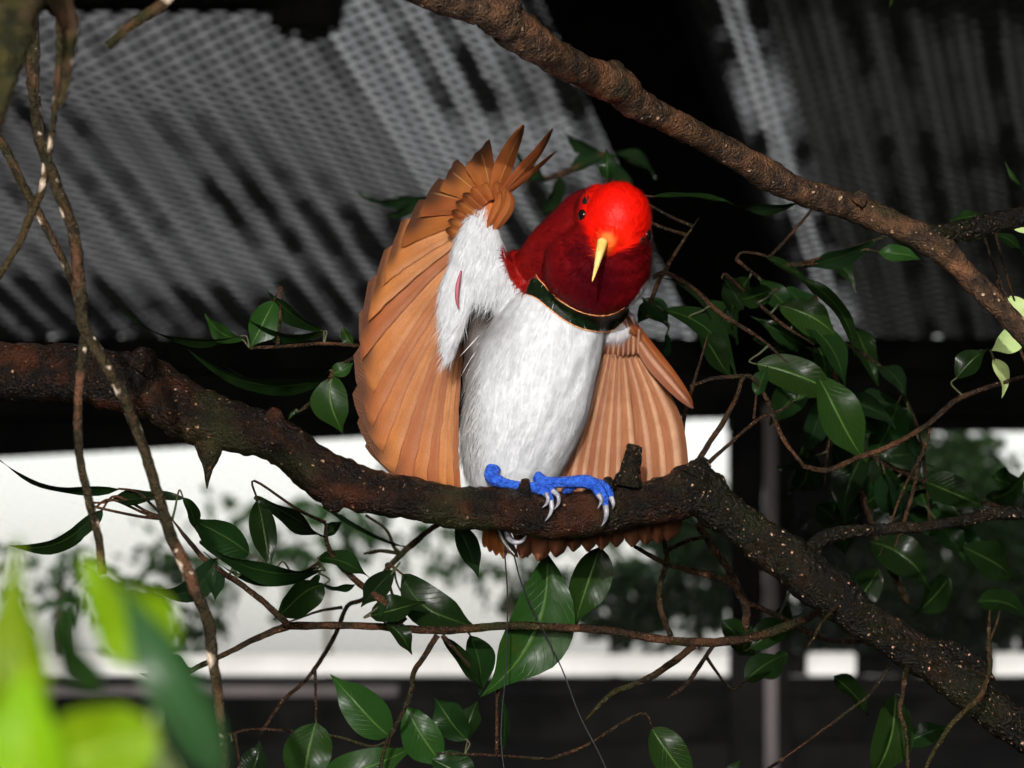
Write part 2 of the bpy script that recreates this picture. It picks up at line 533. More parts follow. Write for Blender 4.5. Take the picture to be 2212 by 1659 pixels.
tag(obj('mesh_ceiling', V_, F_, MAT['galv'], smooth=False), 'grey expanded metal mesh stretched under the corrugated roof', 'mesh', kind='stuff')

# far wall -------------------------------------------------
def wy(y):                                              # height on the far wall for a layout row
    return A(1106, y, WY / math.cos(PITCH)).z if False else (CAM.z + WY * math.tan(PITCH + math.atan((829.5 - y) * KPX)))
def wx(x):
    return (x - 1106) * KPX * WY * 1.0
wall = empty('far_wall', (0, WY, 0), 'dark timber end wall with a wide screened opening', 'wall')
def plank(y0, y1, x0, x1, mat, name='plank', off=0.0, tilt=0.0, th=.04):
    z0, z1 = wy(y1), wy(y0)
    box(name, ((wx(x0) + wx(x1)) / 2, WY + off, (z0 + z1) / 2), (wx(x1) - wx(x0), th, z1 - z0), mat, wall, rot=(0, -tilt, 0) if tilt else None, bev=.004)
plank(732, 806, -1700, 4200, MAT['beam'], off=-.03)
plank(806, 856, -1700, 4200, MAT['beam_mid'], off=.01)
plank(856, 905, -1700, 4200, MAT['beam'], off=-.01)
plank(862, 968, -1700, 2350, MAT['beam_mid'], 'brace_board', off=.035, tilt=R(3.2))
plank(880, 930, 1570, 4200, MAT['beam_mid'], off=.03)
plank(1414, 1457, -1700, 1700, MAT['white_board'], 'sill_board')
plank(1410, 1459, 1702, 1740, MAT['beam'])
plank(1410, 1459, 1742, 1846, MAT['white_board'], 'sill_board')
plank(1410, 1459, 1848, 2140, MAT['beam'])
plank(1410, 1459, 2142, 2300, MAT['white_board'], 'sill_board')
plank(1410, 1459, 2302, 4200, MAT['beam'])
plank(1461, 1478, -1700, 4200, MAT['beam_mid'], off=-.01)
plank(1478, 1504, -1700, 860, MAT['pink_board'], 'weathered_rail', off=.004)
plank(1478, 1504, 864, 4200, MAT['beam_mid'], off=.006)
yy = 1506
while yy < 3600:
    hgt = 100
    plank(yy, yy + hgt - 2, -1700, 4200, MAT['beam'] if int((yy - 1506) / 100) % 2 == 0 else MAT['beam_mid'], off=.01)
    yy += hgt
box('backing', (wx(1250), WY + .075, wy(1480) / 2), (wx(4200) - wx(-1700), .02, wy(1475)), MAT['beam'], wall)
box('backing', (wx(1250), WY + .085, (wy(725) + wy(868)) / 2), (wx(4200) - wx(-1700), .02, wy(725) - wy(868)), MAT['beam'], wall)
# posts
post = empty('frame_post', (wx(1630), WY - .06, 0), 'dark square post with a lighter edge strip standing in the opening', 'post')
zt, zb = wy(880), 0.0
box('shaft', (wx(1608), WY - .07, (zt + zb) / 2), (wx(1645) - wx(1572), .07, zt - zb), MAT['beam_mid'], post, bev=.004)
box('edge_strip', (wx(1659), WY - .085, (zt + zb) / 2), (wx(1672) - wx(1647), .03, zt - zb), MAT['pink_board'], post, bev=.003)
box('side_plate', (wx(1688), WY - .06, (zt + zb) / 2), (wx(1702) - wx(1674), .05, zt - zb), MAT['beam'], post, bev=.003)
for xp, lb in ((-700, 'plain dark post framing the end of the opening beyond the vines'), (2560, 'plain dark post framing the opening beyond the dense shrubs'), (3300, 'plain dark post where the opening meets the side wall')):
    p2 = empty('frame_post', (wx(xp), WY - .06, 0), lb, 'post')
    box('shaft', (wx(xp), WY - .07, (zt + zb) / 2), (.1, .07, zt - zb), MAT['beam_mid'], p2, bev=.004)

# screen wires in the opening -------------------------------------------------
def screen():
    V, F = [], []
    x0, x1, z0, z1 = wx(-900), wx(3000), wy(1412), wy(860)
    def wire(a, b, r):
        v, f = sweep([a, b], [r, r], 4)
        k = len(V); V.extend(v); F.extend([tuple(q + k for q in ff) for ff in f])
    for ang, sp in ((R(-26), .016), (R(62), .022)):
        dx, dz = math.cos(ang), math.sin(ang)
        nx_, nz_ = -dz, dx
        cs = [nx_ * x + nz_ * z for x in (x0, x1) for z in (z0, z1)]
        c = min(cs)
        while c < max(cs):
            # clip the line n.p = c to the rectangle
            P = []
            if abs(nz_) > 1e-6:
                for x in (x0, x1):
                    z = (c - nx_ * x) / nz_
                    if z0 <= z <= z1: P.append((x, z))
            for z in (z0, z1):
                x = (c - nz_ * z) / nx_
                if x0 <= x <= x1: P.append((x, z))
            if len(P) >= 2:
                wire(Vector((P[0][0], WY + .03, P[0][1])), Vector((P[-1][0], WY + .03, P[-1][1])), .00045)
            c += sp
    return V, F
V_, F_ = screen()
tag(obj('window_screen', V_, F_, MAT['screen'], smooth=False), 'fine slanting wire screen filling the bright opening', 'screen', kind='stuff')

# side walls, out of frame, added to keep sky light off the bird
for nm, x in (('shade_wall_left', -3.1), ('shade_wall_right', 4.6)):
    tag(box(nm, (x, 4.2, 2.1), (.06, 11.6, 4.2), MAT['planks']), kind='structure')

tag(box('shade_wall_front', (-2.7, -1.6, 2.1), (1.0, .06, 4.2), MAT['planks']), kind='structure')  # unseen front wall added to cut sky light, left open for the sun
tag(box('shade_wall_front', (2.85, -1.6, 2.1), (3.6, .06, 4.2), MAT['planks']), kind='structure')
tag(box('shade_wall_front', (-.57, -1.6, .65), (3.24, .06, 1.3), MAT['planks']), kind='structure')
# shrubs outside -------------------------------------------------
def crown(name, c, rad, n, size, mat, parent, seed, gaps=.35):
    rs = np.random.default_rng(seed)
    V, F, U = [], [], []
    cl = rs.normal(size=(14, 3)); cl /= np.linalg.norm(cl, axis=1)[:, None]; cl *= rs.uniform(.35, .95, (14, 1))
    for i in range(n):
        q = cl[rs.integers(14)] + rs.normal(size=3) * .2
        p = np.array(c) + q * np.array(rad)
        a = Vector(rs.normal(size=3)); a.z -= .5; a.normalize()
        b = a.cross(Vector(rs.normal(size=3))).normalized()
        s = size * rs.uniform(.6, 1.3)
        k = len(V); p = Vector(p)
        V += [p, p + a * s * .5 + b * s * .26, p + a * s, p + a * s * .5 - b * s * .26]
        U += [(.5, 0), (1, .5), (.5, 1), (0, .5)]
        F.append((k, k + 1, k + 2, k + 3))
    return obj(name, V, F, mat, parent, uvs=U, smooth=False)
def shrub(x, y, d, rx, ry, n, label, seed, size=.05):
    c = A(x, y, d)
    e = empty('shrub', (c.x, c.y, 0), label, 'shrub', 'shrubs outside the aviary')
    crown('crown', c, (px(rx, d), .35, px(ry, d)), n, size, MAT['farleaf'], e, seed)
    V, F = sweep([Vector((c.x, c.y, 0)), Vector((c.x + .05, c.y, c.z * .5)), c], [.03, .025, .012], 8)
    obj('trunk', V, F, MAT['trunk'], e)
shrub(1500, 1190, 12, 120, 170, 1300, 'blurred green shrub outside just left of the square post', 21)
shrub(1930, 1120, 12.0, 200, 220, 4200, 'dense blurred shrub outside just right of the square post', 22)
shrub(2200, 1190, 11.8, 170, 230, 3600, 'dense blurred shrub outside behind the drooping long twig', 23)
shrub(1960, 1330, 11.5, 280, 120, 3600, 'low dark blurred shrub outside above the sill board', 24)
shrub(1320, 1300, 12.5, 190, 100, 900, 'low blurred shrub outside under the bird tail', 25)
shrub(330, 1300, 14, 170, 130, 300, 'sparse grey green shrub outside behind the lime leaves', 26, .06)
shrub(130, 1240, 14.5, 100, 120, 110, 'thin shrub outside beyond the left end of the opening', 27, .06)
shrub(700, 1150, 26, 330, 120, 260, 'hazy distant tree outside beyond the dark glossy leaves', 29, .14)
shrub(1150, 1080, 26, 260, 110, 240, 'hazy distant tree outside beyond the thick branch', 30, .14)
shrub(1100, 1240, 15, 120, 60, 70, 'faint sparse shrub outside beyond the tail wires', 28, .06)

# ================================================================== BRANCHES
def add_knots(o, seed, n, amp):
    pass

perch = empty('perch_branch', A(0, 805, 2.47), 'thick wet brown branch the bird grips, bending down past it', 'branch')
PB = 2.488
tube('limb', [(-160, 800, 2.52, 58), (0, 805, 2.51, 62), (160, 808, 2.50, 63), (310, 838, 2.5, 66), (440, 905, 2.495, 61), (570, 938, 2.49, 50), (650, 988, 2.49, 50),
     (725, 1040, 2.488, 54), (850, 1070, PB, 46), (1000, 1097, PB, 46), (1100, 1100, PB, 48), (1200, 1115, PB, 51), (1300, 1102, PB, 51), (1400, 1086, PB, 49), (1490, 1062, PB, 54)],
     MAT['perch'], perch, n=12, seg=28, lump=.085, lumpf=170, seed=4)
tube('mossy_limb', [(1440, 1074, PB, 42), (1500, 1058, PB, 56), (1545, 1090, PB, 50), (1600, 1135, 2.49, 44), (1690, 1200, 2.49, 51), (1790, 1278, 2.49, 52), (1870, 1340, 2.49, 44), (1925, 1376, 2.49, 42),
     (2050, 1458, 2.485, 44), (2148, 1537, 2.48, 42), (2210, 1582, 2.48, 40), (2330, 1680, 2.47, 38)], MAT['perch_moss'], perch, n=12, seg=26, lump=.1, lumpf=210, seed=9)
tube('stub', [(1355, 1050, PB - .006, 34), (1362, 1010, PB - .006, 22), (1368, 985, PB - .006, 19), (1370, 965, PB - .006, 18), (1371, 960, PB - .006, 10)], MAT['perch_moss'], perch, n=6, seg=16, lump=.1, lumpf=500, seed=3)
tube('knot', [(720, 1070, PB - .006, 30), (724, 1095, PB - .006, 22), (726, 1108, PB - .006, 6)], MAT['perch'], perch, n=6, seg=14, lump=.12, lumpf=500, seed=5)
tube('knot', [(300, 800, 2.49, 40), (318, 775, 2.49, 30), (335, 765, 2.49, 10)], MAT['perch'], perch, n=6, seg=14, lump=.14, lumpf=500, seed=6)
tube('knot', [(1131, 1062, PB - .013, 17), (1134, 1045, PB - .014, 11), (1135, 1036, PB - .014, 9), (1135, 1033, PB - .014, 3)], MAT['perch'], perch, n=6, seg=12, lump=.1, lumpf=500, seed=7)
tube('knot', [(585, 915, 2.485, 26), (597, 893, 2.485, 20), (604, 884, 2.485, 5)], MAT['perch'], perch, n=6, seg=12, lump=.16, lumpf=500, seed=8)
tube('knot', [(1505, 1030, PB - .006, 36), (1518, 1003, PB - .006, 22), (1526, 990, PB - .006, 8)], MAT['perch_moss'], perch, n=6, seg=14, lump=.14, lumpf=500, seed=10)
tube('knot', [(1315, 1058, PB - .008, 18), (1312, 1036, PB - .008, 11), (1311, 1030, PB - .008, 4)], MAT['perch_moss'], perch, n=6, seg=12, lump=.16, lumpf=500, seed=12)
tube('thorn', [(452, 955, 2.487, 34), (452, 985, 2.486, 25), (450, 1010, 2.485, 12), (448, 1035, 2.484, 6), (447, 1056, 2.483, 1)], MAT['perch'], perch, n=6, seg=12, lump=.05, lumpf=500, seed=13)
tube('side_branch', [(1740, 1235, 2.49, 30), (1765, 1172, 2.492, 18), (1840, 1148, 2.495, 14), (2000, 1137, 2.5, 12), (2110, 1118, 2.51, 13), (2160, 1108, 2.51, 16), (2280, 1112, 2.52, 12)], MAT['perch_moss'], perch, n=10, seg=12, lump=.12, lumpf=260, seed=14)
tube('side_branch', [(1965, 1395, 2.51, 16), (2030, 1395, 2.53, 17), (2090, 1420, 2.54, 18), (2130, 1465, 2.54, 17), (2140, 1530, 2.52, 16)], MAT['perch_moss'], perch, n=8, seg=12, lump=.1, lumpf=260, seed=15)

up = empty('upper_branch', A(930, 0, 2.36), 'pinkish brown branch slanting down above the bird to a fork', 'branch')
tube('limb', [(760, -110, 2.28, 30), (935, -8, 2.3, 33), (1040, 15, 2.31, 40), (1090, 45, 2.32, 48), (1180, 112, 2.34, 38), (1270, 160, 2.37, 37), (1335, 185, 2.39, 42), (1372, 222, 2.4, 34), (1450, 262, 2.42, 29), (1560, 320, 2.45, 29),
     (1660, 378, 2.47, 33), (1720, 410, 2.48, 29), (1790, 432, 2.49, 30), (1870, 460, 2.5, 30), (1960, 498, 2.5, 30), (2030, 535, 2.5, 32), (2085, 590, 2.5, 25), (2150, 655, 2.5, 25), (2212, 720, 2.5, 23), (2330, 840, 2.5, 21)], MAT['upper'], up, n=12, seg=24, lump=.09, lumpf=190, seed=21)
tube('fork', [(1990, 520, 2.5, 26), (2050, 505, 2.5, 24), (2110, 492, 2.505, 25), (2160, 478, 2.51, 23), (2280, 455, 2.52, 22)], MAT['perch_moss'], up, n=8, seg=16, lump=.09, lumpf=240, seed=22)
tube('knot', [(1325, 165, 2.384, 34), (1335, 145, 2.384, 24), (1342, 136, 2.384, 8)], MAT['upper'], up, n=6, seg=12, lump=.16, lumpf=500, seed=23)
tube('knot', [(1095, 20, 2.315, 30), (1100, -6, 2.315, 24), (1104, -18, 2.315, 10)], MAT['upper'], up, n=6, seg=12, lump=.16, lumpf=500, seed=24)
tube('knot', [(1850, 440, 2.49, 20), (1862, 422, 2.49, 14), (1868, 414, 2.49, 4)], MAT['upper'], up, n=6, seg=12, lump=.16, lumpf=500, seed=25)

# ================================================================== BIRD
base = A(1200, 1060, D0)
bird = empty('bird', base, 'scarlet and white bird with blue legs spreading orange wings on a thick branch', 'bird')
mm = .001
def blobs_to_mesh(blobs, voxel):
    bm = bmesh.new()
    for (x, y, dz, rx, ry, rz) in blobs:
        d = D0 + dz * mm
        T = Matrix.Translation(A(x, y, d)) @ Matrix.Rotation(PITCH, 4, 'X') @ Matrix.Diagonal((px(rx), px(rz), px(ry), 1))
        bmesh.ops.create_icosphere(bm, subdivisions=3, radius=1, matrix=T)
    me = bpy.data.meshes.new('tmp'); bm.to_mesh(me); bm.free()
    o = bpy.data.objects.new('tmp', me); COL.objects.link(o)
    r = o.modifiers.new('r', 'REMESH'); r.mode = 'VOXEL'; r.voxel_size = voxel
    s = o.modifiers.new('s', 'SMOOTH'); s.factor = .5; s.iterations = 8
    dg = bpy.context.evaluated_depsgraph_get()
    m2 = bpy.data.meshes.new_from_object(o.evaluated_get(dg))
    bpy.data.objects.remove(o); bpy.data.meshes.remove(me)
    n = len(m2.vertices)
    co = np.empty(n * 3); m2.vertices.foreach_get('co', co); co = co.reshape(-1, 3)
    faces = [tuple(p.vertices) for p in m2.polygons]
    no = np.empty(n * 3); m2.vertices.foreach_get('normal', no); no = no.reshape(-1, 3)
    bpy.data.meshes.remove(m2)
    return co, faces, no

def chain(L, n=8):
    return [tuple(c) for c in catmull(L, n)]
B = []
for c in chain([(1215, 640, 15, 92), (1192, 710, 8, 116), (1160, 790, 5, 132), (1136, 880, 6, 136), (1112, 970, 10, 114), (1096, 1035, 15, 78)], 6):
    B.append((c[0], c[1], c[2], c[3], c[3], c[3] * .85))
B.append((1334, 478, -27, 74, 85, 80))                      # head
B.append((1316, 512, -36, 36, 40, 48))                      # face
B += [(1328, 505, -25, 80, 84, 84), (1316, 535, -20, 94, 92, 88), (1304, 555, -16, 106, 102, 92), (1300, 470, -20, 62, 72, 70)]
B += [(1040, 740, 15, 42, 80, 34), (1030, 810, 17, 32, 70, 30)]  # filler for the gap beside the wing, coloured as its shade
B.append((1290, 573, -12, 117, 112, 95))                    # cape
for c in chain([(1285, 500, -10, 95), (1205, 543, -2, 68), (1142, 573, 6, 36), (1112, 555, 10, 16)], 6):
    B.append((c[0], c[1], c[2], c[3], c[3], c[3] * .8))
for c in chain([(1052, 446, 8, 18), (1036, 500, 5, 40), (1040, 580, 2, 66), (1085, 622, 4, 55), (1160, 655, 8, 60)], 7):   # spread arm, seen from below
    B.append((c[0], c[1], c[2], c[3], c[3], c[3] * .42))
for c in chain([(1020, 580, 2, 50), (988, 640, 1, 40), (975, 710, 0, 26), (968, 770, 0, 13)], 6):
    B.append((c[0], c[1], c[2], c[3], c[3], c[3] * .42))
for c in chain([(1270, 690, 18, 50), (1330, 705, 17, 36), (1350, 690, 18, 22)], 5):
    B.append((c[0], c[1], c[2], c[3], c[3], c[3] * .6))
co, faces, nrm = blobs_to_mesh(B, .0008)
_x, _y, _d = inv(co)                                          # soft folds between the feather tracts
_u = _x + .28 * (_y - 850)
_f = np.sin(_u * .075 + 1.3 * np.sin(_y * .016)) * np.sin(_y * .021 + _x * .012) + .6 * np.sin(_u * .16 + 2 * np.sin(_y * .013 + 1)) * np.sin(_y * .034 - _x * .01 + 2)
co = co + nrm * (_f * .00055 * np.clip((_y - 660) / 60, .25, 1))[:, None]

def poly_sd(x, y, P):
    """signed distance, negative inside"""
    P = np.array(P, float)
    d2 = np.full(x.shape, 1e18); ins = np.zeros(x.shape, bool)
    for i in range(len(P)):
        a, b = P[i], P[(i + 1) % len(P)]
        e = b - a
        t = np.clip(((x - a[0]) * e[0] + (y - a[1]) * e[1]) / (e @ e), 0, 1)
        d2 = np.minimum(d2, (x - a[0] - t * e[0]) ** 2 + (y - a[1] - t * e[1]) ** 2)
        c = ((a[1] > y) != (b[1] > y))
        xi = a[0] + (y - a[1]) / (b[1] - a[1] + 1e-12) * e[0]
        ins ^= (c & (x < xi))
    return np.where(ins, -1, 1) * np.sqrt(d2)
def ss(a, b, v):
    t = np.clip((v - a) / (b - a), 0, 1)
    return t * t * (3 - 2 * t)

GORGET = [(1157, 594), (1168, 612), (1192, 638), (1222, 660), (1255, 677), (1290, 685), (1322, 682), (1348, 668), (1372, 645), (1390, 615)]
HOOD = [(1080, 535), (1100, 600), (1120, 622), (1133, 636)] + [(1148, 625)] + GORGET + [(1440, 560), (1440, 380), (1300, 360), (1180, 440)]
CROWN = [(1256, 462), (1264, 425), (1290, 385), (1340, 370), (1420, 400), (1425, 480), (1403, 498), (1385, 516), (1350, 536), (1315, 548), (1290, 545), (1270, 510), (1258, 485)]
GREEN = [(1133, 636), (1157, 594), (1168, 612), (1192, 638), (1222, 660), (1255, 677), (1290, 685), (1322, 682), (1348, 668), (1372, 645), (1362, 680), (1330, 703), (1300, 712), (1262, 706), (1225, 687), (1190, 660), (1160, 636)]
TUFT = [(1290, 552), (1288, 525), (1302, 502), (1322, 504), (1332, 522), (1318, 548)]
WRIST = [(1045, 425), (1085, 425), (1100, 470), (1075, 492), (1055, 475)]
def body_color(co):
    x, y, d = inv(co)
    n = len(x)
    white = np.array([.52, .53, .55])
    c = np.tile(white, (n, 1)); gl = np.zeros(n)
    nz = np.sin(x * .11 + np.sin(y * .07) * 2) * np.sin(y * .09 + np.sin(x * .05) * 2)
    def lay(f, col, g=None):
        nonlocal c, gl
        c = c * (1 - f[:, None]) + np.array(col) * f[:, None]
        if g is not None: gl = gl * (1 - f) + g * f
    # grey down along the flank; the wing pit's shade is painted in
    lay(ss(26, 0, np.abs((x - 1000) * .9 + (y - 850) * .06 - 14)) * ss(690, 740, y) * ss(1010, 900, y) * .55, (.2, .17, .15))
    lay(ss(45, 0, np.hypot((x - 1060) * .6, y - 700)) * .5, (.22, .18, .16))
    lay(ss(5, 9, (d - D0) / mm) * ss(1085, 1065, x) * ss(640, 690, y) * ss(930, 890, y), (.05, .04, .035))  # shadow of the gap between body and wing, painted near black
    back = ss(10, 26, (d - D0) / mm) * ss(-40, 60, x - 1090)
    lay(back, (.3, .01, .008), .6)
    lay(ss(4, -4, poly_sd(x, y, WRIST)), (.42, .12, .03))
    h = ss(2.5, -2.5, poly_sd(x, y, HOOD) + nz * 2)
    lay(h, (.115, .0025, .004), 1.0)
    # brighter red at nape and shoulder, deep maroon throat
    lay(h * ss(1185, 1120, x) * .9, (.2, .006, .004))
    lay(h * ss(60, 5, np.abs((y - 470) - (1270 - x) * .52 + 8)) * ss(1285, 1240, x) * .5, (.15, .004, .004))
    lay(h * ss(95, 20, np.hypot(x - 1285, (y - 610) * 1.1)) * .8, (.034, .001, .004))
    lay(h * ss(35, 5, np.hypot(x - 1248, y - 545)) * .6, (.035, .001, .003))
    cr = ss(8, -8, poly_sd(x, y, CROWN) + nz * 4)
    lay(cr, (.66, .006, .002), .8)
    lay(cr * ss(60, 10, np.hypot(x - 1330, y - 525)) * .7, (.85, .015, .003))
    lay(ss(5, -7, poly_sd(x, y, TUFT)), (.85, .13, .02), .3)
    return np.concatenate([c, gl[:, None]], axis=1)
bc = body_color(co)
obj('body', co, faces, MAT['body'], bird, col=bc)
bvh = BVHTree.FromPolygons([tuple(v) for v in co], faces)

def hit(x, y, off=0.0):
    """surface of the bird seen at a layout position, lifted off mm"""
    d = (A(x, y, 1) - CAM)
    h = bvh.ray_cast(CAM, d.normalized())
    if h[0] is None:
        p = A(x, y, D0 - .01)
        q = bvh.find_nearest(p)
        return q[0] + q[1] * off * mm, q[1]
    return h[0] + h[1] * off * mm, h[1]

# fine strands over the plumage -------------------------------------------------
def strands(name, idx, dirf, ln, wd, lift, jitter, colf, seed, mat):
    rs = np.random.default_rng(seed)
    P, N = co[idx], nrm[idx]
    x, y, d = inv(P)
    D = dirf(x, y)                                            # layout directions (dx, dy)
    W = D[:, 0:1] * np.array(RGT) - D[:, 1:2] * np.array(UPV)
    W += rs.normal(size=W.shape) * jitter
    W -= N * np.sum(W * N, axis=1)[:, None]
    W /= np.linalg.norm(W, axis=1)[:, None] + 1e-9
    S = np.cross(W, N)
    L = (ln * rs.uniform(.5, 1.4, len(idx)))[:, None]
    P = P + rs.normal(size=P.shape) * .0004
    w2 = (wd * rs.uniform(.6, 1.3, len(idx)))[:, None]
    lf = (lift * rs.uniform(.2, 1.5, len(idx)))[:, None]
    a = P - S * w2 + N * .0001; b = P + S * w2 + N * .0001
    m1 = P + W * L * .55 - S * w2 * .8 + N * lf; m2 = P + W * L * .55 + S * w2 * .8 + N * lf
    t = P + W * L + N * lf * 1.1
    n = len(idx)
    V = np.stack([a, b, m2, m1, t], axis=1).reshape(-1, 3)
    F = []
    for i in range(n):
        k = 5 * i
        F.append((k, k + 1, k + 2, k + 3)); F.append((k + 3, k + 2, k + 4))
    c = colf(idx, rs)
    C = np.repeat(c, 5, axis=0)
    o = obj(name, V, F, mat, bird, col=C)
    o['kind'] = 'stuff'
    return o

bx, by, bd = inv(co)
lum = bc[:, 1]
iswhite = np.where((lum > .12) & (nrm @ np.array(FWD) < .55) & ~((bc[:, 0] > .5) & (bc[:, 1] < .3)))[0]
ishood = np.where((lum < .1) & (nrm @ np.array(FWD) < .5) & (by < 720))[0]
def dir_white(x, y):
    ax = np.full_like(x, -.28); ay = np.ones_like(x)
    fl = ss(1075, 1010, x) * ss(640, 740, y)
    ax = ax * (1 - fl) - .55 * fl
    lin = ss(1080, 1040, x) * ss(760, 600, y)
    ax = ax * (1 - lin) + (-.35) * lin
    rt = ss(1180, 1280, x)
    ax = ax * (1 - rt) + (-.12) * rt
    v = np.stack([ax, ay], 1); return v / np.linalg.norm(v, axis=1)[:, None]
def dir_hood(x, y):
    v = np.stack([x - 1300, y - 535], 1)
    v[:, 0] -= 30
    return v / (np.linalg.norm(v, axis=1)[:, None] + 1e-6)
def col_var(lo, hi, add=0.0):
    def f(idx, rs):
        c = bc[idx].copy()
        c[:, :3] = np.clip(c[:, :3] * rs.uniform(lo, hi, (len(idx), 1)) + add * rs.normal(size=(len(idx), 1)), 0, .9)
        return c
    return f
iw = rng.choice(iswhite, 22000)
strands('breast_down', iw, dir_white, .0050, .00009, .00005, .06, col_var(.95, 1.04), 31, MAT['down'])
lin = iswhite[(bx[iswhite] < 1130) & (by[iswhite] < 800) | (bx[iswhite] < 1050)]
iw = rng.choice(lin, 5200)
strands('lining_down', iw, dir_white, .0085, .00012, .0007, .18, col_var(.88, 1.1), 32, MAT['down'])
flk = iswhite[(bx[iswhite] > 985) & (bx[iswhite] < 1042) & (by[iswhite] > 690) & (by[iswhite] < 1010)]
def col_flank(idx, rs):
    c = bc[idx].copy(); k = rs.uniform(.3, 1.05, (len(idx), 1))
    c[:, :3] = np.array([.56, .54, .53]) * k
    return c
def dir_flank(x, y):
    v = np.stack([np.full_like(x, -.62), np.ones_like(x)], 1); return v / np.linalg.norm(v, axis=1)[:, None]
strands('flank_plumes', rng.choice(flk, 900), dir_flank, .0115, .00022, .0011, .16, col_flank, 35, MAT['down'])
ih = rng.choice(ishood, 15000)
strands('hood_down', ih, dir_hood, .0034, .00016, .00006, .08, col_var(.78, 1.12), 33, MAT['down'])
edge = ishood[(bx[ishood] < 1175) & (by[ishood] > 560)]
if len(edge):
    iw = rng.choice(edge, 500)
    strands('nape_fringe', iw, lambda x, y: np.stack([np.full_like(x, -.1), np.ones_like(x)], 1), .0048, .00016, .0004, .25, col_var(.9, 1.6), 34, MAT['down'])

# breast band and gorget rim -------------------------------------------------
def ribbon(name, up_pts, lo_pts, mat, n=10, rows=6, off0=.6, off1=1.4):
    a = catmull(up_pts, n); b = catmull(lo_pts, n)
    m = min(len(a), len(b)); a = a[:m]; b = b[:m]
    V, F = [], []
    for i in range(m):
        for j in range(rows + 1):
            t = j / rows
            q = a[i] * (1 - t) + b[i] * t
            p, nn = hit(q[0], q[1], off0 + (off1 - off0) * math.sin(t * math.pi * .75))
            V.append(p)
    # even the depth out, so that the plate runs smoothly over the crease under the gorget
    V = np.array([tuple(v) for v in V]).reshape(m, rows + 1, 3)
    for _ in range(6):
        V[1:-1] = (V[:-2] + 2 * V[1:-1] + V[2:]) / 4
        V[:, 1:-1] = (V[:, :-2] + 2 * V[:, 1:-1] + V[:, 2:]) / 4
    V = V.reshape(-1, 3)
    back = V + np.array(FWD) * .0012
    k = len(V)
    V = np.concatenate([V, back])
    r1 = rows + 1
    for i in range(m - 1):
        for j in range(rows):
            q = (i * r1 + j, i * r1 + j + 1, (i + 1) * r1 + j + 1, (i + 1) * r1 + j)
            F.append(q); F.append(tuple(x + k for x in reversed(q)))
        F.append((i * r1 + rows, i * r1 + rows + k, (i + 1) * r1 + rows + k, (i + 1) * r1 + rows))
        F.append((i * r1 + k, i * r1, (i + 1) * r1, (i + 1) * r1 + k))
    return obj(name, V, F, mat, bird)
LOW = [(1138, 638), (1158, 645), (1188, 670), (1224, 697), (1262, 713), (1300, 718), (1332, 708), (1350, 690), (1358, 674)]
UPP = [(1150, 606), (1164, 612), (1190, 638), (1222, 661), (1256, 678), (1290, 687), (1322, 684), (1344, 671), (1357, 664)]
ribbon('breast_band', [(x, y - 8) for x, y in UPP], LOW, MAT['band'])
def surf_tube(name, P, r, mat, off, parent=bird):
    C = catmull(P, 6)
    pts = [hit(c[0], c[1], off)[0] for c in C]
    pts = [Vector(p) for p in pts]
    for _ in range(3):
        pts = [pts[0]] + [(pts[i - 1] + 2 * pts[i] + pts[i + 1]) / 4 for i in range(1, len(pts) - 1)] + [pts[-1]]
    n = len(pts)
    V, F = sweep(pts, [px(r) * math.sin(math.pi * min(max((i + .6) / (n + .2), .03), .97)) ** .5 for i in range(n)], 6)
    return obj(name, V, F, mat, parent)
surf_tube('gorget_rim', [(x, y - 5) for x, y in GORGET[:-2]], 2.0, MAT['rim'], .5)
surf_tube('band_edge', [(x, y) for x, y in LOW[:-1]], 1.3, MAT['rim'], 1.2)

# bill, eyes -------------------------------------------------
def curve_tube(name, P, mat, parent, n=8, seg=12, flat=None):
    """P: (x, y, mm from the bird's plane, radius)"""
    return tube(name, [(x, y, D0 + z * mm, r) for x, y, z, r in P], mat, parent, n=n, seg=seg)
curve_tube('upper_bill', [(1302, 522, -47, 12), (1296, 545, -52, 9.5), (1291, 565, -56, 7), (1286, 585, -60, 4.5), (1281, 602, -62, 2.2), (1279, 609, -62.5, .4)], MAT['bill'], bird)
curve_tube('lower_bill', [(1301, 532, -44, 8), (1294, 555, -49.5, 6), (1288, 578, -55, 3.5), (1283, 596, -58, 1.2)], MAT['bill'], bird)
def eye(name, x, y, r, mat, flat=.55, parent=bird):
    p, n = hit(x, y, 0)
    bm = bmesh.new()
    q = n.to_track_quat('Z', 'Y').to_matrix().to_4x4()
    bmesh.ops.create_uvsphere(bm, u_segments=18, v_segments=12, radius=1, matrix=Matrix.Translation(p) @ q @ Matrix.Diagonal((px(r), px(r), px(r) * flat, 1)))
    V = [v.co.copy() for v in bm.verts]; F = [tuple(v.index for v in f.verts) for f in bm.faces]
    bm.free()
    return obj(name, V, F, mat, parent)
eye('eye', 1257, 464, 12, MAT['eye'])
eye('eye', 1400, 508, 12, MAT['eye'])
eye('eye_spot', 1266, 432, 11, MAT['spot'], .3)
eye('eye_spot', 1388, 519, 9, MAT['spot'], .3)

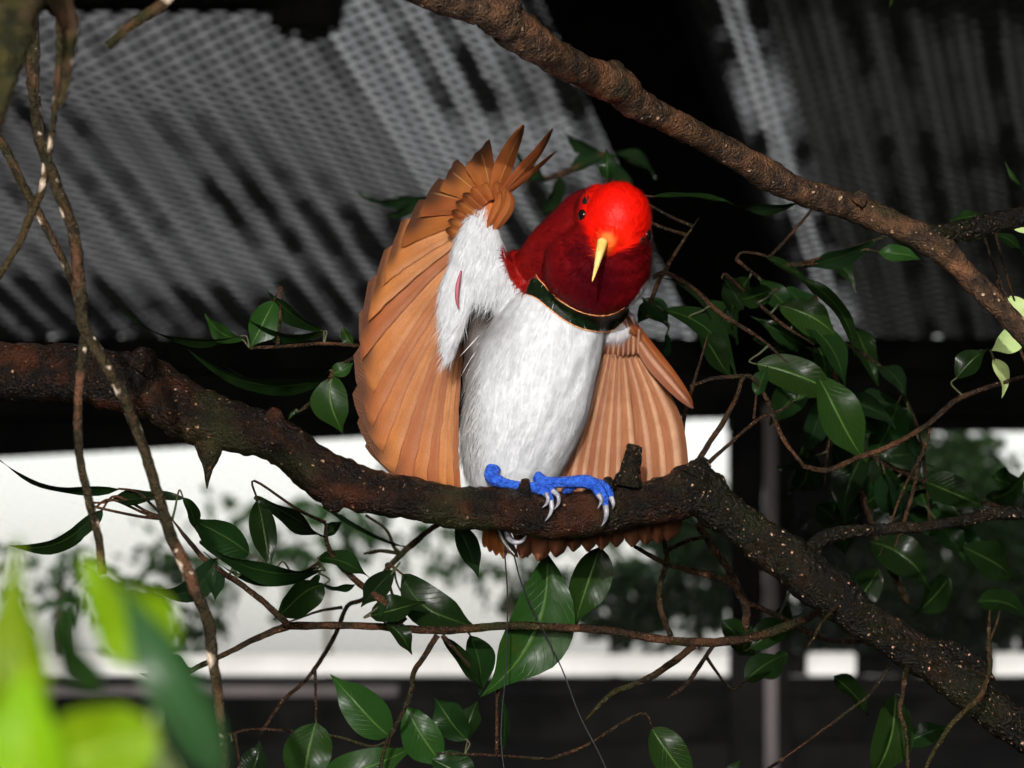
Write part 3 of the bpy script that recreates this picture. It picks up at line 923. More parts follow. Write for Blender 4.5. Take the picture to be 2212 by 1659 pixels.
# feathers -------------------------------------------------
def bez(a, m, b, t):
    return a * (1 - t) ** 2 + m * 2 * t * (1 - t) + b * t * t
def feather(name, B0, C, B1, L, z0, z1, mat, parent, bow=.07, bowL=.1, lift=2.0, camber=1.2, bulge=10, nt=16, ns=7, tipz=0.0):
    """vane between a trailing edge B0->C and a leading edge B1->L (layout coords), z in mm behind the bird's plane"""
    B0, C, B1, L = (np.array(v, float) for v in (B0, C, B1, L))
    def midp(a, b, k):
        e = b - a
        n = np.array([e[1], -e[0]])                            # to the left of travel, on the page
        return (a + b) / 2 + n * k
    m0, m1 = midp(B0, C, bow), midp(B1, L, bowL); jr = random.Random(int(C[0] * 7 + C[1]))
    ax = ((C + L) / 2 - (B0 + B1) / 2); ax /= np.linalg.norm(ax)
    V, F, U = [], [], []
    for i in range(nt + 1):
        t = i / nt
        for j in range(ns + 1):
            s = j / ns
            p = bez(B0, m0, C, t) * (1 - s) + bez(B1, m1, L, t) * s
            p = p + ax * (bulge * (4 * s * (1 - s)) ** .6 * t ** 8 + (jr.uniform(-2.2, 2.2) if t > .85 else 0) * t)
            if j == 0 and 0 < i: p = p + np.array([jr.uniform(-1.6, 1.6), jr.uniform(-1.2, 1.2)])
            z = z0 + (z1 - z0) * t - lift * (1 - s) ** 1.5 * t ** 3 + camber * (s ** 1.3 + .42 * (1 - s) ** 4) * min(1, .4 + 2 * t) + tipz * t ** 3
            V.append(A(p[0], p[1], D0 + z * mm)); U.append((s, t))
    for i in range(nt):
        for j in range(ns):
            q = i * (ns + 1) + j
            F.append((q, q + 1, q + ns + 2, q + ns + 1))
    return obj(name, V, F, mat, parent, uvs=U)

def spine_feather(name, P, wd, z, mat, parent, camber=2.0, taper=.45, point=1.0, nt=16, ns=6, side=0.0):
    """vane about a spine P (layout coords); wd full width"""
    C = catmull(P, 8); n = len(C)
    V, F, U = [], [], []
    for i in range(n):
        t = i / (n - 1)
        a = C[min(i + 1, n - 1)] - C[max(i - 1, 0)]; a /= np.linalg.norm(a)
        pr_ = np.array([-a[1], a[0]])
        w_ = wd * (taper + (1 - taper) * min(1, t * 2.2)) * max(0.02, 1 - t ** (5 * point)) ** .55
        for j in range(ns + 1):
            s = j / ns
            p = C[i] + pr_ * (s - .5) * w_
            zz = (z[0] + (z[1] - z[0]) * t) - camber * math.sin(math.pi * s) + side * (s - .5)
            V.append(A(p[0], p[1], D0 + zz * mm)); U.append((s, t))
    for i in range(n - 1):
        for j in range(ns):
            q = i * (ns + 1) + j
            F.append((q, q + 1, q + ns + 2, q + ns + 1))
    return obj(name, V, F, mat, parent, uvs=U)

LW = empty('spread_wing', A(1045, 560, D0 + .012), None)
LW.parent = bird; LW.location = LW.location - base
# outer primaries, pointed
spine_feather('flight_feather', [(1085, 425), (1140, 380), (1202, 326)], 15, (5, 2), MAT['feather_up'], LW, 1.0, .6, .35, side=4)
spine_feather('flight_feather', [(1075, 428), (1120, 375), (1160, 330), (1194, 278)], 30, (6, 3), MAT['feather_up'], LW, 1.6, .5, .32, side=4)
spine_feather('flight_feather', [(1064, 432), (1080, 380), (1102, 325), (1131, 270)], 48, (8, 6), MAT['feather_up'], LW, 1.8, .4, .38, side=5)
FL = [  # trailing corner C, leading end L, trailing base, leading base
 ((1004, 364), (1058, 300), (1052, 440), (1068, 432)),
 ((950, 412), (987, 343), (1045, 450), (1062, 436)),
 ((905, 469), (947, 384), (1038, 462), (1056, 442)),
 ((867, 535), (905, 431), (1030, 476), (1050, 448)),
 ((827, 615), (866, 478), (1022, 492), (1044, 458)),
 ((795, 695), (829, 541), (1016, 510), (1040, 470)),
 ((783, 778), (797, 607), (1010, 530), (1036, 485)),
 ((804, 853), (776, 676), (1004, 556), (1032, 505)),
 ((806, 922), (763, 768), (1000, 585), (1028, 530)),
 ((825, 978), (762, 850), (996, 615), (1024, 560)),
 ((853, 1023), (772, 912), (992, 645), (1018, 590)),
 ((888, 1046), (788, 965), (990, 672), (1012, 620)),
 ((920, 1058), (835, 1010), (988, 695), (1006, 650)),
 ((945, 1064), (880, 1040), (988, 715), (1000, 675)),
 ((965, 1068), (915, 1055), (990, 735), (998, 695)),
 ((982, 1068), (940, 1062), (994, 755), (998, 715)),
 ((997, 1064), (958, 1064), (1000, 775), (998, 735)),
]
for i, (C, L, b0, b1) in enumerate(FL):
    z = 9 + i * 1.35
    upper = i < 6
    feather('flight_feather', b0, C, b1, L, z, z + (1 if upper else 2), MAT['feather_up'] if i < 4 else MAT['feather'], LW,
            bow=-.05 if i > 2 else -.02, bowL=-.12 if i > 3 else -.08, lift=1.6, camber=6.0 if upper else 8.0, bulge=4 if upper else 11)
# small coverts round the wrist
cv = [((1040, 452), (1000, 418), 30), ((1034, 468), (985, 436), 30), ((1028, 482), (976, 456), 29), ((1022, 496), (968, 476), 28), ((1016, 510), (962, 496), 27),
      ((1050, 440), (1020, 404), 30), ((1062, 432), (1046, 394), 28), ((1074, 430), (1072, 392), 26), ((1082, 436), (1092, 402), 22)]
for i, (a, b, wd) in enumerate(cv):
    m_ = ((a[0] + b[0]) / 2, (a[1] + b[1]) / 2)
    spine_feather('covert', [a, m_, b], wd, (4.5 - i * .1, 6.5 - i * .1), MAT['feather_rust'] if i > 4 else MAT['feather_up'], LW, 2.0, .7, .8)
spine_feather('thumb_feather', [(1062, 500), (1082, 470), (1098, 440), (1096, 408)], 34, (4, 5), MAT['feather_rust'], LW, 3.0, .5, .6)
spine_feather('thumb_feather', [(1052, 492), (1066, 465), (1078, 436), (1080, 412)], 24, (2, 3), MAT['feather_rust'], LW, 2.0, .5, .6)
curve_tube('skin_fold', [(996, 585, -6, 2), (989, 615, -7, 4.5), (987, 645, -7, 4), (991, 668, -6, 1.5)], MAT['pinkskin'], LW, seg=8)

RW = empty('folded_wing', A(1360, 740, D0 + .022), None)
RW.parent = bird; RW.location = RW.location - base
RF = [  # base, mid, tip, width
 ((1372, 760), (1452, 935), (1441, 1168), 54), ((1368, 764), (1424, 950), (1420, 1174), 46), ((1356, 766), (1396, 960), (1394, 1177), 44), ((1346, 766), (1362, 965), (1366, 1182), 43),
 ((1338, 766), (1334, 968), (1332, 1182), 42), ((1330, 766), (1312, 970), (1300, 1188), 41), ((1322, 766), (1290, 972), (1270, 1192), 41), ((1314, 766), (1268, 975), (1238, 1192), 42),
 ((1306, 766), (1248, 980), (1200, 1204), 46), ((1298, 766), (1225, 985), (1162, 1212), 48), ((1290, 766), (1205, 990), (1126, 1206), 46)]
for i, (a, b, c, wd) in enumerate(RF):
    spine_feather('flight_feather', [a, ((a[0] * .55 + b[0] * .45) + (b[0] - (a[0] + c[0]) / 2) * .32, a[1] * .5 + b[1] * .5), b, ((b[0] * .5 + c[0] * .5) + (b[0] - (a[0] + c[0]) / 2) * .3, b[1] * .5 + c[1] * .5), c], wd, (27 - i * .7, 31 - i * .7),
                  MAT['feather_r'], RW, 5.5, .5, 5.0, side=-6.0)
spine_feather('flight_feather', [(1376, 758), (1432, 845), (1462, 930), (1455, 1000), (1436, 1060)], 26, (30, 31), MAT['feather_rust'], RW, 2.0, .4, 1.0, side=-4)
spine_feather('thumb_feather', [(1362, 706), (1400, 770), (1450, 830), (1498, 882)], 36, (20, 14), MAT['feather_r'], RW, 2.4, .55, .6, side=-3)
spine_feather('thumb_feather', [(1360, 690), (1412, 758), (1462, 822), (1497, 872)], 20, (22, 17), MAT['feather_rust'], RW, 1.6, .8, .6, side=-3)
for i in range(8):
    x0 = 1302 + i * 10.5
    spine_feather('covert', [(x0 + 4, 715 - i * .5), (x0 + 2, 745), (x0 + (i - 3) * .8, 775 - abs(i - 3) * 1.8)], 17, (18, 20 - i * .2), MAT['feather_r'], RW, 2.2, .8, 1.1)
for a, b in (((1342, 688), (1362, 722)), ((1352, 684), (1374, 726)), ((1332, 694), (1350, 726))):
    spine_feather('covert', [a, ((a[0] + b[0]) / 2, (a[1] + b[1]) / 2), b], 18, (14, 16), MAT['feather_rust'], RW, 2.0, .7, .9)

# tail -------------------------------------------------
TL = empty('tail', A(1090, 1110, D0 + .03), None)
TL.parent = bird; TL.location = TL.location - base
for i, (tx, ty) in enumerate(((1046, 1182), (1058, 1192), (1072, 1200), (1088, 1207), (1140, 1204))):
    spine_feather('tail_feather', [(1085, 1060), ((1085 + tx) / 2, 1125), (tx, ty)], 34, (33 - i, 36 - i), MAT['feather_rust'], TL, 2.0, .5, .9)
for i, (tx, ty) in enumerate(((1118, 1204), (1110, 1202), (1100, 1196))):
    spine_feather('tail_feather', [(1080, 1060), (1078 + i * 6, 1135), (tx, ty)], 26, (27 - i * 1.5, 27 - i * 1.5), MAT['feather_grey'], TL, 2.0, .6, .8)
curve_tube('tail_shaft', [(1075, 1140, 23, 3), (1090, 1172, 22, 3), (1112, 1198, 22, 1)], plain('white shaft', (.75, .74, .72), .5), TL, seg=8)
curve_tube('tail_shaft', [(1122, 1165, 22, 3.2), (1127, 1185, 22, 3.2), (1128, 1200, 22, 1.5)], MAT['claw'], TL, seg=8)
curve_tube('tail_wire', [(1090, 1190, 28, 1.8), (1096, 1290, 32, 1.7), (1093, 1440, 36, 1.6), (1083, 1560, 38, 1.6), (1086, 1640, 38, 1.5), (1105, 1760, 38, 1.5)], MAT['wire'], TL, seg=6)
curve_tube('tail_wire', [(1108, 1190, 28, 1.8), (1130, 1270, 32, 1.7), (1178, 1370, 36, 1.6), (1216, 1450, 38, 1.6), (1252, 1545, 38, 1.6), (1300, 1640, 38, 1.5), (1350, 1760, 38, 1.5)], MAT['wire'], TL, seg=6)

# legs -------------------------------------------------
def leg(name, tarsus, toes, claws):
    C = catmull(tarsus, 14)
    V, F = sweep([A(c[0], c[1], D0 + c[2] * mm) for c in C], [float(px(c[3])) * (1 + .05 * math.sin(i * 1.7)) for i, c in enumerate(C)], 14)
    o = obj(name, V, F, MAT['leg'], bird)
    for t in toes:
        C = catmull(t, 10)
        C = [np.array([c[0], c[1], c[2], c[3] * (1 + .13 * math.sin(i * 1.9))]) for i, c in enumerate(C)]
        pts = [A(c[0], c[1], D0 + c[2] * mm) for c in C]
        V, F = sweep(pts, [float(px(c[3])) for c in C], 10)
        obj('toe', V, F, MAT['leg'], o)
    for c in claws: curve_tube('claw', c, MAT['claw'], o, n=8, seg=8)
leg('leg', [(1160, 1030, -18, 13), (1180, 1041, -22, 12), (1225, 1041, -25, 12), (1250, 1040, -26, 14), (1272, 1042, -27, 15), (1284, 1048, -27, 11)],
    [[(1262, 1040, -27, 12), (1290, 1046, -29, 10), (1304, 1068, -30, 8.5), (1309, 1098, -29, 7.5)],
     [(1270, 1040, -27, 11), (1300, 1046, -27, 9), (1315, 1060, -28, 8), (1321, 1078, -28, 6)],
     [(1256, 1042, -27, 10), (1280, 1050, -30, 9), (1290, 1062, -31, 8), (1293, 1072, -31, 6)],
     [(1245, 1044, -22, 11), (1228, 1056, -20, 9), (1220, 1062, -15, 7)]],
    [[(1308, 1092, -30, 7), (1310, 1108, -31, 6), (1307, 1124, -30.5, 3.8), (1299, 1137, -29, .6)],
     [(1320, 1074, -29, 6), (1325, 1088, -30, 4.5), (1324, 1100, -29, .6)],
     [(1293, 1068, -32, 6.5), (1299, 1082, -33, 4.6), (1291, 1099, -32, .6)]])
leg('leg', [(1066, 1012, -12, 16), (1062, 1028, -15, 16), (1074, 1038, -18, 14), (1098, 1045, -20, 10), (1135, 1050, -22, 9), (1165, 1052, -23, 11), (1180, 1058, -24, 9)],
    [[(1160, 1052, -23, 10), (1182, 1058, -25, 8), (1190, 1075, -26, 6), (1191, 1086, -26, 5)],
     [(1164, 1052, -22, 9), (1186, 1054, -24, 8), (1197, 1062, -25, 6)],
     [(1150, 1054, -23, 9), (1172, 1062, -26, 8), (1182, 1070, -27, 5.5)]],
    [[(1190, 1082, -27, 6), (1192, 1098, -28, 5), (1187, 1113, -27.5, 3.2), (1177, 1126, -26, .5)],
     [(1194, 1060, -26, 6), (1206, 1072, -28, 5.2), (1206, 1088, -28, 3.6), (1197, 1101, -27, .5)],
     [(1180, 1066, -28, 6), (1184, 1078, -29, 4.6), (1180, 1089, -28.5, 3), (1171, 1097, -28, .5)],
     [(1094, 1140, 4, 8), (1098, 1158, 2, 8), (1110, 1170, 0, 6.5), (1128, 1168, -1, 4.5), (1145, 1147, -2, .6)]])

# ================================================================== LEAVES
def leaf(b, t, wd, roll=0.0, d=2.55, dt=0.0, bend=.08, side=.0, fold=.18, mat='leaf', parent=None, wave=.0, seed=0):
    """b, t layout positions of base and tip; wd width; roll in degrees away from facing the camera; dt tip distance offset (m)"""
    P0, P1 = A(b[0], b[1], d), A(t[0], t[1], d + dt)
    ax = P1 - P0; Ln = ax.length; ax.normalize()
    n0 = (-FWD); w0 = ax.cross(n0).normalized(); n0 = w0.cross(ax).normalized()
    r = R(roll)
    wv = w0 * math.cos(r) + n0 * math.sin(r); nv = n0 * math.cos(r) - w0 * math.sin(r)
    W = px(wd, d) / 2
    nt, ns = 14, 6
    V, F, U = [], [], []
    rs = random.Random(seed)
    ph = rs.uniform(0, 6)
    tw = R(rs.uniform(-38, 38)); asy = rs.uniform(-.14, .14); bend = bend * rs.uniform(.5, 1.7); side = side + rs.uniform(-.07, .07); wb, nb = wv.copy(), nv.copy(); pk = rs.uniform(.7, .95); wave = wave * rs.uniform(.6, 2.2)
    for i in range(nt + 1):
        t_ = i / nt
        q = tw * (t_ - .35); wv = wb * math.cos(q) + nb * math.sin(q); nv = nb * math.cos(q) - wb * math.sin(q)
        prof = (math.sin(math.pi * min(1, t_) ** pk) ** .85) * (1 - .55 * float(ss(.62, .95, np.float64(t_)))) + .012
        if t_ > .93: prof = max(.015, prof * .6)
        c = P0 + ax * Ln * t_ + nv * Ln * bend * 4 * t_ * (1 - t_) + wv * Ln * side * 4 * t_ * (1 - t_) - nv * Ln * bend * 1.2 * t_ ** 3
        for j in range(ns + 1):
            s = j / ns * 2 - 1
            p = c + wv * W * prof * s * (1 + asy * (1 if s > 0 else -1)) + nv * (abs(s) ** 1.3 * fold * W * prof) + nv * (W * wave * math.sin(t_ * 11 + ph + s * 1.2) * abs(s))
            V.append(p); U.append((j / ns, t_))
    for i in range(nt):
        for j in range(ns):
            q = i * (ns + 1) + j
            F.append((q, q + 1, q + ns + 2, q + ns + 1))
    return obj('leaf', V, F, MAT[mat], parent, uvs=U)

def stalk(parent, b, frm, d, r=3, mat='greentwig'):
    tube('leaf_stalk', [(frm[0], frm[1], d, r), ((frm[0] + b[0]) / 2 + 3, (frm[1] + b[1]) / 2 - 3, d, r * .9), (b[0], b[1], d, r * .8)], MAT[mat], parent, n=4, seg=6)

def petiole(e, b, t, d, S):
    """stalk from the nearest stem to the leaf base, arriving along the leaf's own direction"""
    c = min(S, key=lambda q: (q[0] - b[0]) ** 2 + (q[1] - b[1]) ** 2)
    L = math.hypot(c[0] - b[0], c[1] - b[1])
    if L < 3 or L > 330: return
    u = np.array([t[0] - b[0], t[1] - b[1]], float); u /= np.linalg.norm(u)
    k = min(L * .35, 40) if L > 28 else L * .12
    long = L > 70
    m = (b[0] - u[0] * k, b[1] - u[1] * k)
    m0 = (c[0] * .6 + m[0] * .4, c[1] * .6 + m[1] * .4 + L * .04)
    r = 3.4 if long else 2.6
    tube('leaf_stalk', [(c[0], c[1], c[2], r * 1.3), (m0[0], m0[1], (c[2] * 2 + d) / 3, r), (m[0], m[1], d, r * .85), (b[0] + u[0] * 4, b[1] + u[1] * 4, d, r * .7)],
         MAT['twig' if long else 'greentwig'], e, n=5, seg=6)

def twig(label, d, stems, leaves, cat='twig', name='leafy_twig', group=None, mat='twig'):
    x, y, *_ = stems[0][0]
    e = empty(name, A(x, y, d), label, cat, group)
    for i, s in enumerate(stems):
        tube('stem', [(q[0], q[1], q[3] if len(q) > 3 else d, q[2]) for q in s], MAT[mat], e, n=8, seg=9, lump=.12, lumpf=420, seed=i + int(x))
    S = [c for s in stems for c in catmull([(q[0], q[1], q[3] if len(q) > 3 else d, q[2]) for q in s], 8)]
    for i, L in enumerate(leaves):
        kw = dict(d=d, parent=e, seed=i + int(x), wave=.08)
        kw.update(L[4] if len(L) > 4 else {})
        nop = kw.pop('nop', False)
        leaf(L[0], L[1], L[2], L[3], **kw)
        if not nop: petiole(e, L[0], L[1], kw['d'], S)
    return e

twig('leafy twig with a broad hanging green leaf reaching the bird spread wing from behind', 2.56,
     [[(540, 752, 3.5), (620, 748, 4), (700, 742, 4), (785, 748, 4)], [(640, 893, 3), (668, 872, 4), (705, 830, 4), (722, 800, 4), (765, 772, 4)]],
     [((703, 716), (478, 668), 62, 68, dict(mat='leaf', bend=.16)),
      ((592, 650), (538, 752), 70, 12, dict(mat='leaf_mid', bend=-.05)),
      ((697, 716), (572, 630), 58, 58, dict(mat='leaf', bend=.05)),
      ((522, 726), (270, 700), 34, 60, dict(mat='leaf', bend=.12, side=-.12)),
      ((525, 735), (440, 680), 40, 30, dict(mat='leaf_mid', side=-.15)),
      ((718, 812), (746, 938), 82, 6, dict(mat='leaf_mid', bend=.06, side=.06)),
      ((722, 812), (400, 790), 72, 62, dict(mat='leaf', bend=.08)),
      ((715, 800), (480, 815), 50, 74, dict(mat='leaf_dark', bend=.1)),
      ((762, 745), (738, 702), 26, 20, dict(mat='leaf_mid')),
      ((716, 808), (764, 782), 34, 15, dict(mat='leaf_mid', side=.1)),
      ((640, 885), (622, 908), 8, 10, dict(mat='leaf_mid'))])

twig('tangle of dark glossy leaves silhouetted against the bright opening', 2.53,
     [[(622, 1350, 8), (575, 1305, 7), (520, 1262, 6.5), (450, 1215, 6), (405, 1165, 5), (372, 1122, 1.5)],
      [(872, 1345, 12), (830, 1300, 10), (770, 1255, 7), (725, 1210, 6), (706, 1170, 5), (704, 1130, 4)],
      [(690, 1215, 4), (660, 1235, 4), (640, 1250, 3)]],
     [((258, 1056), (-35, 1000), 52, 68, dict(bend=.1, side=-.06, wave=.2)),
      ((205, 1098), (24, 1196), 46, 42, dict(mat='leaf', bend=.18)),
      ((222, 1100), (134, 1188), 38, 30, dict(mat='leaf_dark', side=.1)),
      ((226, 1086), (398, 1072), 60, 64, dict(mat='leaf_dark', bend=.03, wave=.25)),
      ((395, 1075), (430, 1150), 36, 45, dict(mat='leaf', bend=.2)),
      ((540, 1198), (402, 1122), 84, 22, dict(mat='leaf', bend=.08, side=.12)),
      ((705, 1162), (548, 1075), 76, 62, dict(mat='leaf_dark', bend=.02)),
      ((556, 1078), (582, 1232), 60, 18, dict(mat='leaf', bend=-.05)),
      ((704, 1160), (738, 1126), 40, 50, dict(mat='leaf_dark')),
      ((700, 1232), (425, 1202), 62, 48, dict(mat='leaf', bend=.12)),
      ((690, 1225), (440, 1228), 48, 62, dict(mat='leaf_dark', bend=.08)),
      ((470, 1205), (324, 1288), 66, 26, dict(mat='leaf_dark', bend=.16, side=-.1)),
      ((455, 1215), (468, 1298), 44, 20, dict(mat='leaf_dark')),
      ((505, 1225), (512, 1250), 8, 10, dict(mat='leaf_mid')),
      ((700, 1262), (598, 1348), 76, 22, dict(mat='leaf', side=.16)),
      ((688, 1205), (802, 1240), 56, 48, dict(mat='leaf', bend=.12)),
      ((850, 1232), (782, 1314), 58, 26, dict(mat='leaf_dark', bend=.05)),
      ((800, 1330), (916, 1294), 66, 32, dict(mat='leaf', side=.1)),
      ((770, 1260), (690, 1268), 30, 60, dict(mat='leaf_dark')),
      ((832, 1345), (890, 1416), 40, 22, dict(mat='leaf', side=-.12)),
      ((820, 1290), (850, 1352), 46, 25, dict(mat='leaf_dark')),
      ((690, 1240), (640, 1300), 30, 40, dict(mat='leaf')),
      ((600, 1225), (560, 1265), 22, 40, dict(mat='leaf_dark'))])

twig('long horizontal twig with a node and big leaves below the bird tail', 2.545,
     [[(622, 1352, 9), (780, 1352, 8), (950, 1362, 9), (1090, 1352, 9), (1200, 1355, 9), (1310, 1362, 9), (1420, 1380, 9), (1520, 1388, 10), (1620, 1378, 10), (1720, 1345, 10, 2.53), (1800, 1300, 10, 2.495)],
      [(622, 1352, 9), (560, 1376, 7), (480, 1416, 6), (420, 1445, 6), (370, 1478, 1.5)],
      [(945, 1372, 7), (915, 1420, 6), (893, 1455, 6), (888, 1495, 5), (865, 1550, 4.5), (835, 1605, 4), (815, 1690, 4)],
      [(955, 1372, 5), (985, 1405, 4), (1015, 1440, 3)]],
     [((868, 1240), (1042, 1348), 92, 14, dict(mat='leaf', bend=.1, side=.12, d=2.56)),
      ((1180, 1190), (1036, 1505), 142, 8, dict(mat='leaf_mid', bend=.05, side=-.08, d=2.56, nop=True)),
      ((1296, 1180), (1240, 1355), 88, 10, dict(mat='leaf_mid', bend=.05, side=.04, d=2.57, nop=True)),
      ((985, 1130), (1036, 1248), 52, 26, dict(mat='leaf_dark', d=2.555, nop=True)),
      ((955, 1378), (1050, 1490), 46, 48, dict(mat='leaf', d=2.57)),
      ((1015, 1372), (1042, 1500), 70, 30, dict(mat='leaf', d=2.58)),
      ((420, 1445), (335, 1412), 56, 52, dict(mat='leaf_dark', bend=.1)),
      ((410, 1450), (300, 1460), 44, 60, dict(mat='leaf_dark'))])

twig('drooping twig of broad green leaves at the foot of the opening', 2.57,
     [[(890, 1490, 4), (860, 1560, 4), (840, 1600, 4), (815, 1680, 4)], [(840, 1600, 3), (800, 1612, 3), (720, 1590, 3), (560, 1575, 3), (480, 1590, 3)],
      [(890, 1620, 3), (960, 1628, 3), (1040, 1630, 3), (1190, 1640, 3)], [(680, 1440, 4), (682, 1500, 3), (683, 1555, 3)]],
     [((842, 1592), (712, 1458), 92, 12, dict(mat='leaf_mid', bend=.06)),
      ((690, 1690), (898, 1606), 84, 16, dict(mat='leaf_mid', bend=.08)),
      ((683, 1560), (655, 1720), 104, 6, dict(mat='leaf_mid', bend=.06)),
      ((878, 1528), (968, 1665), 86, 10, dict(mat='leaf_mid', bend=.05)),
      ((1008, 1598), (936, 1506), 82, 24, dict(mat='leaf', bend=.1)),
      ((1010, 1600), (1030, 1515), 60, 30, dict(mat='leaf', bend=.1)),
      ((930, 1640), (1040, 1700), 80, 24, dict(mat='leaf')),
      ((540, 1690), (560, 1600), 70, 26, dict(mat='leaf_dark')),
      ((500, 1600), (400, 1590), 40, 55, dict(mat='leaf_dark')),
      ((1408, 1572), (1512, 1700), 82, 12, dict(mat='leaf_mid', bend=.06)),
      ((1078, 1500), (1090, 1640), 26, 50, dict(mat='leaf'))])

twig('thin dark twig forking behind the horizontal twig', 2.72,
     [[(985, 1112, 5), (935, 1140, 6), (880, 1185, 7), (840, 1225, 6), (790, 1290, 5), (750, 1310, 5), (725, 1370, 5), (690, 1430, 5), (655, 1475, 4), (610, 1515, 4), (560, 1590, 3)],
      [(862, 1195, 5), (850, 1180, 4), (835, 1145, 3), (790, 1112, 3)], [(860, 1195, 4), (820, 1190, 4), (785, 1196, 2)], [(740, 1312, 4), (690, 1320, 3), (620, 1345, 2)],
      [(850, 1225, 3), (862, 1270, 2), (905, 1330, 2)]],
     [((872, 1180), (660, 1100), 26, 66, dict(mat='leaf_dark', side=.22)),
      ((820, 1190), (788, 1197), 10, 50, dict(mat='leaf_dark'))])

# ---- right-hand side -------------------------------------------------
twig('leafy spray with bright mid ribs behind the bird head', 2.66,
     [[(1395, 680, 4), (1410, 640, 5), (1425, 605, 5), (1460, 545, 4), (1510, 470, 1)],
      [(1410, 600, 5), (1440, 590, 5), (1500, 625, 5), (1560, 680, 5), (1640, 730, 4), (1720, 800, 1)],
      [(1565, 590, 4), (1620, 640, 4), (1690, 700, 4), (1760, 745, 1)],
      [(1588, 562, 3), (1605, 545, 3), (1650, 552, 3), (1690, 575, 3)]],
     [((1312, 388), (1308, 322), 38, 20, dict(mat='leaf', d=2.7)),
      ((1650, 552), (1775, 640), 34, 52, dict(mat='leaf', bend=.1)),
      ((1560, 600), (1610, 668), 60, 40, dict(mat='leaf_dark')),
      ((1668, 628), (1585, 655), 54, 30, dict(mat='leaf', bend=.1)),
      ((1684, 660), (1812, 728), 78, 18, dict(mat='leaf_mid', bend=.06)),
      ((1730, 600), (1865, 768), 46, 42, dict(mat='leaf')),
      ((1430, 668), (1598, 806), 66, 34, dict(mat='leaf', bend=.12, side=-.1)),
      ((1500, 700), (1585, 820), 60, 30, dict(mat='leaf')),
      ((1634, 786), (1826, 858), 84, 20, dict(mat='leaf_mid', bend=.06)),
      ((1765, 810), (1876, 1000), 98, 18, dict(mat='leaf_mid')),
      ((1728, 690), (1838, 840), 66, 40, dict(mat='leaf')),
      ((1388, 645), (1446, 704), 52, 30, dict(mat='leaf_dark')),
      ((1395, 650), (1380, 700), 40, 40, dict(mat='leaf_dark')),
      ((1890, 520), (1735, 584), 52, 48, dict(mat='leaf_dark', bend=.1)),
      ((1896, 545), (1990, 556), 40, 22, dict(mat='leaf_mid')),
      ((1410, 425), (1600, 432), 24, 60, dict(mat='leaf', bend=.05)),
      ((1720, 440), (1560, 440), 40, 60, dict(mat='leaf_dark')),
      ((1420, 600), (1555, 700), 34, 66, dict(mat='leaf_dark')),
      ((1440, 720), (1425, 790), 30, 50, dict(mat='leaf_dark'))])

twig('bare forked twig rising from the branch bend beside the closed wing', 2.55,
     [[(1500, 1010, 7), (1530, 960, 6), (1560, 915, 6), (1590, 860, 5), (1606, 815, 5), (1630, 820, 5), (1660, 870, 5), (1690, 945, 5), (1735, 1005, 4)],
      [(1530, 1000, 5), (1580, 955, 4), (1640, 905, 4), (1690, 885, 3), (1715, 865, 1)],
      [(1490, 835, 3), (1540, 818, 4), (1606, 812, 5)], [(1460, 1080, 6), (1468, 1020, 6), (1472, 960, 6), (1478, 900, 5), (1492, 850, 4), (1510, 790, 3), (1530, 720, 1)],
      [(1628, 905, 3), (1632, 870, 3), (1634, 850, 2)]],
     [((1634, 855), (1655, 790), 40, 30, dict(mat='leaf')), ((1715, 866), (1745, 850), 12, 30, dict(mat='leaf_mid'))])

twig('long glinting twig climbing across the dim shrubs', 2.58,
     [[(1735, 1008, 5), (1790, 1015, 6), (1850, 990, 6), (1920, 965, 6), (2000, 920, 6), (2040, 885, 6), (2070, 862, 6), (2130, 838, 5), (2240, 805, 4)],
      [(1985, 985, 4), (1975, 1050, 4), (1955, 1120, 4), (1930, 1190, 1)], [(2010, 925, 4), (1990, 985, 4), (1950, 1060, 3), (1900, 1200, 1)]],
     [((2065, 818), (2132, 752), 58, 26, dict(mat='leaf')), ((2145, 774), (2172, 858), 34, 25, dict(mat='leaf_pale')),
      ((2205, 716), (2142, 760), 56, 10, dict(mat='leaf_pale')), ((2178, 640), (2225, 700), 50, 10, dict(mat='leaf_pale')),
      ((2188, 494), (2260, 505), 24, 30, dict(mat='leaf_pale')), ((2150, 505), (2215, 550), 32, 40, dict(mat='leaf')),
      ((2205, 400), (2170, 350), 12, 40, dict(mat='leaf_mid', d=2.4)), ((1925, -18), (1922, 20), 10, 30, dict(mat='leaf_mid', d=2.4)),
      ((2050, 478), (2130, 462), 36, 50, dict(mat='leaf'))])

twig('mesh of thin dark twigs hanging between branch and horizontal twig', 2.60,
     [[(1432, 1150, 5), (1440, 1210, 6), (1425, 1270, 6), (1428, 1320, 6), (1450, 1375, 6)],
      [(1370, 1180, 4), (1440, 1218, 6), (1540, 1245, 8), (1590, 1270, 8), (1610, 1310, 9), (1612, 1360, 8)],
      [(1505, 1130, 7), (1545, 1190, 8), (1580, 1240, 8), (1600, 1290, 8)],
      [(1440, 1190, 5), (1480, 1170, 5), (1520, 1160, 4)],
      [(1500, 1395, 8), (1440, 1440, 8), (1390, 1470, 7), (1320, 1500, 6), (1260, 1560, 1.5)],
      [(1540, 1395, 5), (1510, 1440, 5), (1480, 1480, 5), (1440, 1510, 1.5)],
      [(1610, 1300, 5), (1680, 1330, 6), (1760, 1372, 7), (1830, 1385, 7, 2.55), (1910, 1375, 7, 2.49)]],
     [((1620, 1400), (1730, 1350), 70, 30, dict(mat='leaf', d=2.64)), ((1610, 1470), (1700, 1410), 60, 35, dict(mat='leaf', d=2.64)),
      ((1700, 1290), (1640, 1390), 60, 50, dict(mat='leaf_dark', d=2.66))])

